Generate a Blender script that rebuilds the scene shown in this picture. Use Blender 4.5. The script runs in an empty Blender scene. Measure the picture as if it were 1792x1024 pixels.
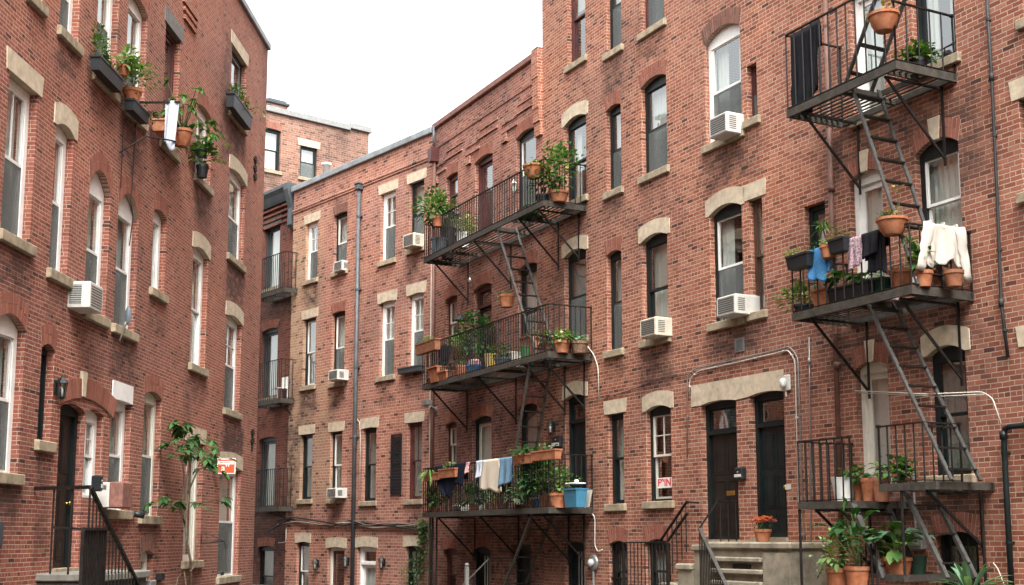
import bpy, math, random
from mathutils import Vector, Matrix
rnd = random.Random(7)
sc = bpy.context.scene
COL = sc.collection
W, H, F = 1792, 1024, 2200.0
HOR, EYE = 940.0, 1.65
TP = F * 6.5e-5
PIT = math.atan(TP)
PPY = HOR - F * TP
CP, SP = math.cos(PIT), math.sin(PIT)

# ------------------------------------------------------------------ camera and survey helpers
cd = bpy.data.cameras.new("camera"); cam = bpy.data.objects.new("camera", cd); COL.objects.link(cam)
cam.location = (0, 0, EYE); cam.rotation_euler = (math.pi / 2 + PIT, 0, 0)
cd.sensor_width = 36; cd.lens = F / W * 36; cd.shift_y = (PPY - H / 2) / W; cd.clip_end = 2000
sc.camera = cam

def ray(px, py):
    x = (px - 896) / F; y = -(py - PPY) / F
    return (x, CP - SP * y, SP + CP * y)

class Plane:
    """A facade plane: u along the wall (to the right as one faces it), y into the building, z up."""
    def __init__(s, vx, P):
        r = ray(vx, HOR); l = math.hypot(r[0], r[1]); g = 1 if vx > 896 else -1
        s.d = (g * r[0] / l, g * r[1] / l); s.n = (-s.d[1], s.d[0]); s.P = P
        s.ang = math.atan2(s.d[1], s.d[0])
    def hit(s, px, py, off=0.0):
        r = ray(px, py)
        t = (s.P[0] * s.n[0] + s.P[1] * s.n[1] + off) / (r[0] * s.n[0] + r[1] * s.n[1])
        X, Y, Z = r[0] * t, r[1] * t, r[2] * t
        return ((X - s.P[0]) * s.d[0] + (Y - s.P[1]) * s.d[1], Z + EYE)
    def at(s, px, py, off=0.0):
        u, z = s.hit(px, py, off); return Vector((u, off, z))
    def world(s, u, y=0.0, z=0.0):
        return Vector((s.P[0] + u * s.d[0] + y * s.n[0], s.P[1] + u * s.d[1] + y * s.n[1], z))
    def scale(s, px, py, off=0.0):
        u, z = s.hit(px, py, off); w = s.world(u, off)
        return (w.y * CP + (z - EYE) * SP) / F        # metres per pixel there

def at(px, Y):
    r = ray(px, HOR); return (r[0] * Y / r[1], Y)

R = Plane(-250, at(1150, 26.06))
L = Plane(970, at(410, 29.33))
_j = R.world(R.hit(757, 600)[0]); M = Plane(-900, (_j.x, _j.y))
_k = M.world(M.hit(508, 600)[0], 0.22); FP = Plane(-900, (_k.x, _k.y))
BP = Plane(3600, at(550, 54.0))

# ------------------------------------------------------------------ mesh builder
ORG = {}
class MB:
    def __init__(s): s.v, s.f, s.mi, s.m = [], [], [], 0
    def add(s, vs, fs):
        o = len(s.v); s.v += [tuple(p) for p in vs]
        for f in fs: s.f.append([o + i for i in f]); s.mi.append(s.m)
        return s
    def box(s, x0, x1, y0, y1, z0, z1):
        return s.add([(x0,y0,z0),(x1,y0,z0),(x1,y1,z0),(x0,y1,z0),(x0,y0,z1),(x1,y0,z1),(x1,y1,z1),(x0,y1,z1)],
                     [(0,3,2,1),(4,5,6,7),(0,1,5,4),(1,2,6,5),(2,3,7,6),(3,0,4,7)])
    def cbox(s, x0, x1, y0, y1, z0, z1, c=.01):
        """box with chamfered vertical and front edges"""
        P = [(x0+c,y0),(x1-c,y0),(x1,y0+c),(x1,y1-c),(x1-c,y1),(x0+c,y1),(x0,y1-c),(x0,y0+c)]
        cx, cy = (x0+x1)/2, (y0+y1)/2
        def ring(z, k): return [(cx+(a-cx)*(1-k*c*2/(x1-x0)), cy+(b-cy)*(1-k*c*2/max(y1-y0,.001)), z) for a, b in P]
        rs = [ring(z0,1), ring(z0+c,0), ring(z1-c,0), ring(z1,1)]
        vs = sum(rs, []); fs = [tuple(range(7,-1,-1)), tuple(range(24,32))]
        for k in range(3):
            for i in range(8): fs.append((k*8+i, k*8+(i+1)%8, k*8+8+(i+1)%8, k*8+8+i))
        return s.add(vs, fs)
    def prism(s, pts, y0, y1):
        n = len(pts)
        a = 0.0
        for i in range(n): a += pts[i][0]*pts[(i+1)%n][1]-pts[(i+1)%n][0]*pts[i][1]
        if a < 0: pts = pts[::-1]
        vs = [(p[0], y0, p[1]) for p in pts] + [(p[0], y1, p[1]) for p in pts]
        fs = [tuple(range(n)), tuple(range(2*n-1, n-1, -1))] + [(i, i+n, (i+1)%n+n, (i+1)%n) for i in range(n)]
        return s.add(vs, fs)
    def bar(s, a, b, w, h=None, up=(0,0,1)):
        a, b = Vector(a), Vector(b); h = h or w; d = (b-a).normalized(); up = Vector(up)
        if abs(d.dot(up)) > .99: up = Vector((0,1,0))
        x = d.cross(up).normalized()*w/2; y = x.cross(d).normalized()*h/2
        vs = [a-x-y,a+x-y,a+x+y,a-x+y,b-x-y,b+x-y,b+x+y,b-x+y]
        return s.add(vs, [(0,1,2,3),(7,6,5,4),(0,4,5,1),(1,5,6,2),(2,6,7,3),(3,7,4,0)])
    def tube(s, pts, r, seg=8, r1=None):
        pts = [Vector(p) for p in pts]; n = len(pts); vs = []; fs = []
        last = None
        for i, p in enumerate(pts):
            d = (pts[min(i+1,n-1)]-pts[max(i-1,0)]).normalized()
            if last is None:
                x = d.cross(Vector((0,0,1)) if abs(d.z) < .95 else Vector((0,1,0))).normalized()
            else:
                x = (last - d*last.dot(d)); x = x.normalized() if x.length > 1e-6 else d.orthogonal().normalized()
            last = x; y = d.cross(x)
            rr = r if r1 is None else r+(r1-r)*i/(n-1)
            for k in range(seg):
                t = 2*math.pi*k/seg; vs.append(p+(x*math.cos(t)+y*math.sin(t))*rr)
        for i in range(n-1):
            for k in range(seg):
                fs.append((i*seg+k, i*seg+(k+1)%seg, (i+1)*seg+(k+1)%seg, (i+1)*seg+k))
        fs.append(tuple(range(seg-1,-1,-1))); fs.append(tuple(range((n-1)*seg, n*seg)))
        return s.add(vs, fs)
    def lathe(s, prof, c=(0,0,0), seg=20, sx=1, sy=1):
        n = len(prof); vs = []; fs = []
        for r, z in prof:
            for k in range(seg):
                t = 2*math.pi*k/seg; vs.append((c[0]+r*math.cos(t)*sx, c[1]+r*math.sin(t)*sy, c[2]+z))
        for i in range(n-1):
            for k in range(seg): fs.append((i*seg+k, i*seg+(k+1)%seg, (i+1)*seg+(k+1)%seg, (i+1)*seg+k))
        if prof[0][0] > 1e-4: fs.append(tuple(range(seg-1,-1,-1)))
        if prof[-1][0] > 1e-4: fs.append(tuple(range((n-1)*seg, n*seg)))
        return s.add(vs, fs)
    def rects(s, x0, x1, z0, z1, y0, y1, w, wb=None, wt=None):
        """four bars of a rectangular frame, butted"""
        wb = w if wb is None else wb; wt = w if wt is None else wt
        s.box(x0, x0+w, y0, y1, z0, z1); s.box(x1-w, x1, y0, y1, z0, z1)
        s.box(x0+w, x1-w, y0+.002, y1-.002, z0, z0+wb); s.box(x0+w, x1-w, y0+.002, y1-.002, z1-wt, z1); return s
    def build(s, name, mat, parent=None, smooth=False, org=None):
        if org is None: org = ORG[parent.name] if parent is not None else (0,0,0)
        me = bpy.data.meshes.new(name)
        me.from_pydata([(p[0]-org[0], p[1]-org[1], p[2]-org[2]) for p in s.v], [], s.f)
        for m in (mat if isinstance(mat, (list, tuple)) else [mat]): me.materials.append(m)
        me.polygons.foreach_set("material_index", s.mi)
        if smooth: me.polygons.foreach_set("use_smooth", [True]*len(s.f))
        me.update()
        o = bpy.data.objects.new(name, me); COL.objects.link(o)
        if parent is not None: o.parent = parent
        ORG[o.name] = org
        return o

def tag(o, label, cat, group=None, kind=None):
    if label: o["label"] = label
    if cat: o["category"] = cat
    if group: o["group"] = group
    if kind: o["kind"] = kind
    return o
def thing(name, label, cat, pl, org, group=None):
    o = bpy.data.objects.new(name, None); COL.objects.link(o); o.empty_display_size = .1
    o.location = pl.world(*org); o.rotation_euler = (0, 0, pl.ang); ORG[o.name] = tuple(org)
    return tag(o, label, cat, group)
def solo(mb, name, mat, label, cat, pl, org, group=None, smooth=False):
    o = mb.build(name, mat, None, smooth, org); o.location = pl.world(*org); o.rotation_euler = (0, 0, pl.ang)
    return tag(o, label, cat, group)

# ------------------------------------------------------------------ materials
class NT:
    def __init__(s, name):
        s.m = bpy.data.materials.new(name); s.m.use_nodes = True; s.t = s.m.node_tree; s.t.nodes.clear()
    def n(s, typ, **k):
        o = s.t.nodes.new(typ)
        for a, b in k.items():
            if a[0] == "_": setattr(o, a[1:], b)
            else: s.set(o.inputs[int(a[1:]) if a[0] == "i" and a[1:].isdigit() else a.replace("__", " ")], b)
        return o
    def set(s, sock, b):
        if isinstance(b, bpy.types.NodeSocket): s.t.links.new(b, sock)
        elif isinstance(b, bpy.types.Node): s.t.links.new(b.outputs[0], sock)
        elif isinstance(b, (tuple, list)) and len(b) == 3 and sock.type == "RGBA": sock.default_value = (*b, 1)
        else: sock.default_value = b
    def math(s, op, a, b=0.0, c=None):
        o = s.t.nodes.new("ShaderNodeMath"); o.operation = op; s.set(o.inputs[0], a); s.set(o.inputs[1], b)
        if c is not None: s.set(o.inputs[2], c)
        return o.outputs[0]
    def mix(s, f, a, b, mode="MIX"):
        o = s.t.nodes.new("ShaderNodeMix"); o.data_type = "RGBA"; o.blend_type = mode
        s.set(o.inputs[0], f); s.set(o.inputs[6], a); s.set(o.inputs[7], b); return o.outputs[2]
    def ramp(s, f, stops, interp="LINEAR"):
        o = s.t.nodes.new("ShaderNodeValToRGB"); o.color_ramp.interpolation = interp; e = o.color_ramp.elements
        while len(e) < len(stops): e.new(.5)
        for i, (p, c) in enumerate(stops): e[i].position = p; e[i].color = (*c, 1) if len(c) == 3 else c
        s.set(o.inputs[0], f); return o.outputs[0]
    def rng(s, v, a, b, c=0.0, d=1.0, interp="LINEAR"):
        o = s.t.nodes.new("ShaderNodeMapRange"); o.interpolation_type = interp
        for i, x in enumerate((v, a, b, c, d)): s.set(o.inputs[i], x)
        return o.outputs[0]
    def noise(s, vec, scale, detail=4, rough=.6, dist=0.0):
        o = s.t.nodes.new("ShaderNodeTexNoise"); s.set(o.inputs["Vector"], vec); o.inputs["Scale"].default_value = scale
        o.inputs["Detail"].default_value = detail; o.inputs["Roughness"].default_value = rough; o.inputs["Distortion"].default_value = dist
        return o.outputs[0]
    def out(s, sh):
        o = s.t.nodes.new("ShaderNodeOutputMaterial"); s.set(o.inputs[0], sh); return s.m
    def bsdf(s, **k):
        b = s.t.nodes.new("ShaderNodeBsdfPrincipled")
        for a, v in k.items(): s.set(b.inputs[a.replace("__", " ")], v)
        return b
    def bump(s, h, strength=.5, dist=.01):
        o = s.t.nodes.new("ShaderNodeBump"); o.inputs["Strength"].default_value = strength; o.inputs["Distance"].default_value = dist
        s.set(o.inputs["Height"], h); return o.outputs[0]

def plain(name, col, rough=.6, metal=0.0, var=.18, scale=6.0, bump=.15, dirt=None, dirt_amt=.5, spec=.4):
    t = NT(name); c = t.n("ShaderNodeTexCoord").outputs["Object"]
    n1 = t.noise(c, scale, 5); n2 = t.noise(c, scale*9, 3)
    lo = tuple(x*(1-var*1.6) for x in col); hi = tuple(min(1, x*(1+var)) for x in col)
    cc = t.ramp(n1, [(.3, lo), (.7, hi)])
    if dirt:
        m = t.rng(t.noise(c, scale*.6, 6, .7), .48, .7, 0, dirt_amt); cc = t.mix(m, cc, dirt)
    ro = t.rng(n2, .3, .7, max(0.02, rough-.08), min(1, rough+.1))
    k = dict(Base__Color=cc, Roughness=ro, Metallic=metal, Specular__IOR__Level=spec)
    if bump: k["Normal"] = t.bump(n2, bump, .004)
    return t.out(t.bsdf(**k))

def brick(name, reds, mortar=(.50,.37,.275), w=.215, h=.076, mt=.0132, tan=None, soot=(.045,.032,.028), clinker=.055, stain=.48, darkc=(.06,.028,.024)):
    t = NT(name); tc = t.n("ShaderNodeTexCoord").outputs["Object"]
    sp = t.n("ShaderNodeSeparateXYZ"); t.set(sp.inputs[0], tc)
    wob = t.math("MULTIPLY", t.math("SUBTRACT", t.noise(tc, 1.7, 3), .5), .02)
    v = t.math("ADD", sp.outputs[2], wob); u = t.math("ADD", t.math("ADD", sp.outputs[0], sp.outputs[1]), wob)
    row = t.math("FLOOR", t.math("DIVIDE", v, h)); fv = t.math("FRACT", t.math("DIVIDE", v, h))
    hdr = t.math("LESS_THAN", t.math("MODULO", t.math("ADD", row, 600), 6), .5)
    wl = t.math("MULTIPLY", w, t.math("SUBTRACT", 1, t.math("MULTIPLY", hdr, .5)))
    wr = t.n("ShaderNodeTexWhiteNoise"); wr.noise_dimensions = "1D"; t.set(wr.inputs["W"], row)
    uu = t.math("ADD", t.math("DIVIDE", u, wl), t.math("ADD", t.math("MULTIPLY", t.math("MODULO", t.math("ADD", row, 600), 2), .5), t.math("MULTIPLY", wr.outputs[0], .22)))
    fu = t.math("FRACT", uu); iu = t.math("FLOOR", uu)
    cv = t.n("ShaderNodeCombineXYZ"); t.set(cv.inputs[0], iu); t.set(cv.inputs[1], row)
    wn = t.n("ShaderNodeTexWhiteNoise"); wn.noise_dimensions = "3D"; t.set(wn.inputs["Vector"], cv.outputs[0])
    sepc = t.n("ShaderNodeSeparateColor"); t.set(sepc.inputs[0], wn.outputs["Color"])
    du = t.math("MULTIPLY", t.math("MINIMUM", fu, t.math("SUBTRACT", 1, fu)), wl)
    dv = t.math("MULTIPLY", t.math("MINIMUM", fv, t.math("SUBTRACT", 1, fv)), h)
    fine = t.noise(tc, 60, 3)
    dd = t.math("ADD", t.math("MINIMUM", du, dv), t.math("MULTIPLY", t.math("SUBTRACT", fine, .5), .006))
    mask = t.rng(dd, mt/2-.0015, mt/2+.0025, 0, 1, "SMOOTHSTEP")
    bc = t.ramp(wn.outputs["Value"], [(i/(len(reds)-1), c) for i, c in enumerate(reds)])
    big = t.noise(tc, .45, 5, .6); mid = t.noise(tc, 2.6, 5, .65)
    if tan:
        ta = t.n("ShaderNodeAttribute", _attribute_name="tan").outputs["Fac"]
        tb = t.ramp(wn.outputs["Value"], [(i/(len(tan)-1), c) for i, c in enumerate(tan)])
        tm = t.rng(t.math("ADD", ta, t.math("MULTIPLY", t.math("SUBTRACT", mid, .5), .7)), .3, .6)
        bc = t.mix(tm, bc, tb)
    # burnt headers, more of them where the wall was patched
    cl = t.math("LESS_THAN", sepc.outputs[0], t.math("MULTIPLY", t.rng(big, .35, .7, .15, 2.2), clinker))
    bc = t.mix(t.math("MULTIPLY", cl, t.rng(sepc.outputs[1], 0, 1, .2, .85)), bc, darkc)
    bc = t.mix(t.rng(fine, .3, .7, 0, .35), bc, t.mix(1.0, bc, (.62,.6,.6), "MULTIPLY"))
    mo = t.mix(t.rng(mid, .35, .65, 0, .55), mortar, tuple(x*.5 for x in mortar))
    col = t.mix(mask, mo, bc)
    pt = t.noise(tc, .33, 5, .55, .4)
    col = t.mix(1.0, col, t.ramp(pt, [(.30, (.74,.78,.82)), (.5, (1,1,1)), (.70, (1.14,1.06,.98))]), "MULTIPLY")
    # weathering: grime in clouds and runs, soot under sills, painted shade under balconies and in the gap, pale lime patches
    mp = t.n("ShaderNodeMapping"); t.set(mp.inputs[0], tc); mp.inputs["Scale"].default_value = (3.2, 3.2, .35)
    run = t.noise(mp.outputs[0], 1.0, 6, .7)
    g1 = t.rng(big, .45, .75, 0, stain); g2 = t.rng(run, .52, .78, 0, stain*.9)
    col = t.mix(g1, col, t.mix(1.0, col, (.5,.46,.45), "MULTIPLY")); col = t.mix(g2, col, t.mix(1.0, col, (.55,.5,.48), "MULTIPLY"))
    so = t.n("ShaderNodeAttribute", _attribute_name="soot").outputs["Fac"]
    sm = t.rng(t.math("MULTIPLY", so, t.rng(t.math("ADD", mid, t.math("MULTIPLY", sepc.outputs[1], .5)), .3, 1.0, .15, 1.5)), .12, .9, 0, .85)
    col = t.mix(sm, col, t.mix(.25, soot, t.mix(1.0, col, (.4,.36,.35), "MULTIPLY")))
    pale = t.rng(t.noise(tc, 1.1, 6, .75, .6), .64, .8, 0, .16)
    col = t.mix(pale, col, (.5,.4,.34))
    hgt = t.math("ADD", t.math("ADD", mask, t.math("MULTIPLY", sepc.outputs[2], .35)), t.math("MULTIPLY", fine, .35))
    return t.out(t.bsdf(Base__Color=col, Roughness=.88, Specular__IOR__Level=.25, Normal=t.bump(hgt, .75, .007)))

def glass():
    t = NT("window_glass"); tc = t.n("ShaderNodeTexCoord").outputs["Object"]
    nb = t.bump(t.noise(tc, 1.6, 2), .10, .05)
    gm = t.n("ShaderNodeNewGeometry"); dt = t.n("ShaderNodeVectorMath", _operation="DOT_PRODUCT", i0=gm.outputs["Normal"], i1=gm.outputs["Incoming"])
    fr = t.math("ADD", .27, t.math("MULTIPLY", .73, t.math("POWER", t.math("SUBTRACT", 1, t.math("ABSOLUTE", dt.outputs["Value"])), 5)))
    gl = t.n("ShaderNodeBsdfGlossy", Color=(.9,.93,.92), Roughness=.02); t.set(gl.inputs["Normal"], nb)
    tr = t.n("ShaderNodeBsdfTransparent", Color=(.92,.95,.93))
    mx = t.n("ShaderNodeMixShader", i0=fr, i1=tr.outputs[0], i2=gl.outputs[0])
    return t.out(mx)
def screen():
    t = NT("insect_screen"); tr = t.n("ShaderNodeBsdfTransparent")
    b = t.bsdf(Base__Color=(.14,.155,.15), Roughness=.6, Specular__IOR__Level=.3)
    return t.out(t.n("ShaderNodeMixShader", i0=.5, i1=tr.outputs[0], i2=b.outputs[0]))
def cloth(name, col, var=.1, pat=None):
    t = NT(name); c = t.n("ShaderNodeTexCoord").outputs["Object"]
    cc = t.ramp(t.noise(c, 5, 4), [(.3, tuple(x*(1-var) for x in col)), (.7, tuple(min(1,x*(1+var)) for x in col))])
    if pat: cc = t.mix(t.rng(t.noise(c, 38, 2), .5, .56), cc, pat)
    bs = t.bsdf(Base__Color=cc, Roughness=.9, Specular__IOR__Level=.15, Normal=t.bump(t.noise(c, 18, 4), .35, .01))
    tl = t.n("ShaderNodeBsdfTranslucent", Color=cc)
    return t.out(t.n("ShaderNodeMixShader", i0=.2, i1=bs.outputs[0], i2=tl.outputs[0]))
def leafm(name, a, b, tip=None):
    t = NT(name); g = t.n("ShaderNodeNewGeometry"); ri = g.outputs["Random Per Island"]
    cc = t.ramp(ri, [(0, a), (.8, b), (1, tip or b)])
    bs = t.bsdf(Base__Color=cc, Roughness=.6, Specular__IOR__Level=.22)
    tl = t.n("ShaderNodeBsdfTranslucent", Color=t.mix(1.0, cc, (.9,1,.4), "MULTIPLY"))
    return t.out(t.n("ShaderNodeMixShader", i0=.28, i1=bs.outputs[0], i2=tl.outputs[0]))
def vouss(name, cols):
    t = NT(name); g = t.n("ShaderNodeNewGeometry"); c = t.n("ShaderNodeTexCoord").outputs["Object"]
    cc = t.ramp(g.outputs["Random Per Island"], [(i/(len(cols)-1), x) for i, x in enumerate(cols)])
    n = t.noise(c, 40, 4); cc = t.mix(t.rng(n, .35, .7, 0, .4), cc, t.mix(1.0, cc, (.6,.55,.55), "MULTIPLY"))
    cc = t.mix(t.rng(t.noise(c, 2.2, 5), .5, .75, 0, .4), cc, (.09,.06,.05))
    return t.out(t.bsdf(Base__Color=cc, Roughness=.88, Specular__IOR__Level=.25, Normal=t.bump(n, .5, .006)))

REDS = [(.175,.060,.038),(.268,.090,.055),(.318,.117,.072),(.37,.158,.101),(.23,.074,.047)]
MR = brick("brick_right", REDS)
MM2 = brick('brick_corbelled', [(.165,.055,.040),(.25,.083,.058),(.295,.110,.078),(.345,.150,.112),(.21,.066,.047)], mortar=(.46,.34,.26), h=.078, stain=.62, clinker=.075)
ML = brick("brick_left", [(.18,.057,.042),(.26,.080,.056),(.305,.102,.070),(.24,.073,.052),(.34,.130,.090)], w=.20, h=.062, mortar=(.50,.355,.26), mt=.0100, clinker=.06)
MM1 = brick("brick_middle", [(.265,.10,.070),(.345,.143,.100),(.395,.18,.128),(.305,.118,.082)], mortar=(.55,.42,.32), w=.25, h=.094, mt=.0135, clinker=.10,
            tan=[(.34,.20,.12),(.42,.275,.165),(.33,.165,.10),(.44,.31,.20)])
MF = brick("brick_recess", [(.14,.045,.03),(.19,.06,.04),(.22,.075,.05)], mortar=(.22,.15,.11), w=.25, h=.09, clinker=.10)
MBK = brick("brick_back", [(.22,.105,.075),(.29,.15,.11),(.25,.12,.085),(.32,.18,.135)], w=.27, h=.10, mortar=(.42,.32,.24), clinker=.28, darkc=(.10,.06,.05))
VO = vouss("arch_brick", [(.19,.070,.048),(.265,.098,.066),(.235,.086,.058),(.31,.125,.084)])
VD = vouss("sooty_arch_brick", [(.13,.07,.055),(.19,.085,.06),(.10,.06,.05),(.22,.10,.07)])
MORT = plain("mortar", (.40,.30,.23), .95, scale=20)
STONE = plain("sandstone", (.52,.435,.315), .85, var=.14, scale=7, bump=.6, dirt=(.22,.18,.13), dirt_amt=.5)
SILL = plain("weathered_sandstone", (.34,.275,.185), .88, var=.22, scale=7, bump=.5, dirt=(.10,.085,.06), dirt_amt=.65)
GSTONE = plain("grey_stone", (.17,.165,.15), .85, scale=8, bump=.5, dirt=(.07,.07,.065))
STOOPM = plain("stoop_stone", (.30,.26,.19), .85, var=.2, scale=5, bump=.6, dirt=(.11,.10,.07), dirt_amt=.7)
WHITE = plain("white_paint", (.80,.79,.75), .5, var=.06, scale=4, dirt=(.45,.42,.36), dirt_amt=.28)
CREAM = plain("cream_paint", (.66,.63,.54), .5, var=.07, scale=4, dirt=(.40,.36,.29), dirt_amt=.3)
BLACK = plain("black_green_paint", (.009,.014,.014), .42, var=.3, scale=3, bump=.1, spec=.3)
MAROON = plain("maroon_paint", (.085,.026,.024), .45, var=.25, scale=4)
BROWN = plain("brown_paint", (.08,.042,.028), .5, var=.25, scale=4)
DOORB = plain("dark_brown_door", (.015,.012,.010), .42, var=.25, scale=3)
DOORG = plain("black_green_door", (.008,.014,.014), .35, var=.25, scale=3)
GREYP = plain("grey_metal_coping", (.24,.26,.265), .5, metal=.3, scale=3, dirt=(.13,.13,.12))
LEAD = plain("slate_grey_paint", (.055,.065,.07), .5, var=.2, scale=3)
IRON = plain("black_iron", (.010,.009,.008), .55, var=.4, scale=14, dirt=(.045,.022,.012), dirt_amt=.45, spec=.25)
BEAM = plain("weathered_iron", (.048,.042,.033), .78, var=.35, scale=9, bump=.5, dirt=(.05,.032,.018), dirt_amt=.7)
SLAT = plain("worn_iron_slat", (.055,.046,.035), .7, var=.35, scale=9, dirt=(.04,.025,.015), dirt_amt=.5)
LADM = plain("grey_iron", (.056,.054,.049), .65, var=.3, scale=10, dirt=(.03,.02,.014), dirt_amt=.5)
TERRA = plain("terracotta", (.34,.115,.048), .85, var=.28, scale=9, bump=.35, dirt=(.36,.23,.15), dirt_amt=.45)
TERRD = plain("brown_terracotta", (.24,.095,.045), .85, var=.25, scale=10, bump=.3)
TERRP = plain("pinkish_terracotta", (.45,.20,.12), .85, var=.2, scale=10, dirt=(.3,.12,.07))
SPECK = plain("speckled_stoneware", (.20,.12,.07), .8, var=.6, scale=45, bump=.6)
BLKP = plain("black_plastic", (.014,.016,.018), .45, var=.25, scale=5)
BLUEP = plain("blue_plastic", (.025,.105,.24), .45, var=.15, scale=4)
TEALP = plain("pale_blue_bin", (.045,.17,.26), .5, var=.12, scale=4)
GRNP = plain("green_plastic", (.05,.19,.055), .45, var=.15, scale=4)
DGRN = plain("dark_green_plastic", (.015,.045,.028), .5, var=.2, scale=4)
YELP = plain("yellow_plastic", (.62,.44,.14), .55, var=.12, scale=4)
GREYB = plain("blue_grey_plastic", (.10,.135,.155), .5, var=.2, scale=4)
WHTP = plain("white_glaze", (.68,.68,.64), .35, var=.06, scale=5, dirt=(.4,.38,.32), dirt_amt=.2)
ACW = plain("appliance_white", (.56,.55,.50), .5, var=.08, scale=5, dirt=(.33,.29,.22), dirt_amt=.5)
ACY = plain("yellowed_appliance", (.54,.50,.40), .55, var=.1, scale=5, dirt=(.28,.23,.16), dirt_amt=.55)
ACG = plain("condenser_fin", (.11,.112,.105), .6, metal=.3, var=.3, scale=30)
SOIL = plain("potting_soil", (.035,.024,.016), .95, var=.5, scale=30, bump=.8)
BARK = plain("bark", (.13,.095,.06), .9, var=.35, scale=14, bump=.7)
STEM = plain("green_stem", (.10,.13,.04), .7, var=.3, scale=14)
BRASS = plain("brass", (.55,.36,.10), .3, metal=.9, var=.15, scale=5)
STEEL = plain("galvanised_steel", (.30,.30,.29), .42, metal=.6, var=.15, scale=8, dirt=(.22,.2,.17))
CABW = plain("pale_cable", (.55,.51,.43), .6, var=.1, scale=4, dirt=(.25,.22,.17))
CABB = plain("black_cable", (.02,.019,.018), .6, var=.3, scale=4)
PIPEB = plain("brown_downpipe", (.13,.058,.040), .6, var=.2, scale=4, dirt=(.07,.04,.03))
PIPEG = plain("grey_downpipe", (.075,.085,.09), .5, var=.2, scale=4, dirt=(.045,.045,.045))
CONC = plain("paving", (.095,.088,.078), .9, var=.25, scale=1.5, bump=.4)
ROOFM = plain("roof_tar", (.06,.058,.055), .9, var=.3, scale=2)
INNER = plain("plaster", (.16,.15,.13), .9, var=.1, scale=2)
RED = plain("sign_red", (.62,.085,.03), .5, var=.06, scale=6)
REDT = plain("red_lettering", (.62,.02,.03), .5, var=.05, scale=6)
SIGNW = plain("sign_white", (.8,.79,.75), .5, var=.04, scale=6)
ACBR = plain("brown_case", (.22,.10,.075), .75, var=.25, scale=14)
GLASS = glass(); SCREEN = screen()
CURT = cloth("net_curtain", (.76,.79,.73), .04)
CURD = cloth("grey_curtain", (.30,.33,.31), .08)
BLIND = cloth("window_blind", (.58,.57,.50), .04)
CPINK = cloth("patterned_cloth", (.50,.36,.38), .1, (.16,.10,.14)); CBLUE = cloth("blue_towel", (.06,.22,.46), .1, (.09,.28,.52))
CNAVY = cloth("navy_cloth", (.010,.014,.026), .2); CBLK = cloth("black_cloth", (.013,.013,.016), .2)
CWHT = cloth("white_cloth", (.56,.515,.45), .12); CCRM = cloth("cream_towel", (.66,.58,.46), .06)
CDEN = cloth("faded_denim", (.13,.23,.33), .15, (.19,.30,.40)); CPAL = cloth("pale_blue_cloth", (.56,.60,.66), .06, (.46,.50,.58))
CMAR = cloth("maroon_cloth", (.20,.06,.06), .15); CREDP = cloth("red_print_cloth", (.6,.5,.46), .1, (.5,.05,.05))
LF_A = leafm("leaf_green", (.035,.092,.022), (.095,.195,.045), (.20,.28,.08))
LF_D = leafm("leaf_dark", (.014,.05,.015), (.045,.125,.03), (.085,.18,.04))
LF_P = leafm("leaf_pale", (.10,.20,.06), (.22,.33,.10), (.38,.42,.18))
LF_S = leafm("leaf_strap", (.05,.13,.03), (.14,.26,.07), (.36,.40,.17))
LF_B = leafm("leaf_blue_green", (.07,.15,.085), (.15,.27,.16), (.22,.33,.2))
LF_Y = leafm("leaf_dry", (.20,.15,.05), (.33,.24,.10), (.2,.2,.06))
PETW = leafm("petal_white", (.7,.68,.62), (.8,.78,.72)); PETP = leafm("petal_coral", (.75,.16,.14), (.8,.33,.25), (.75,.5,.1))
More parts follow.
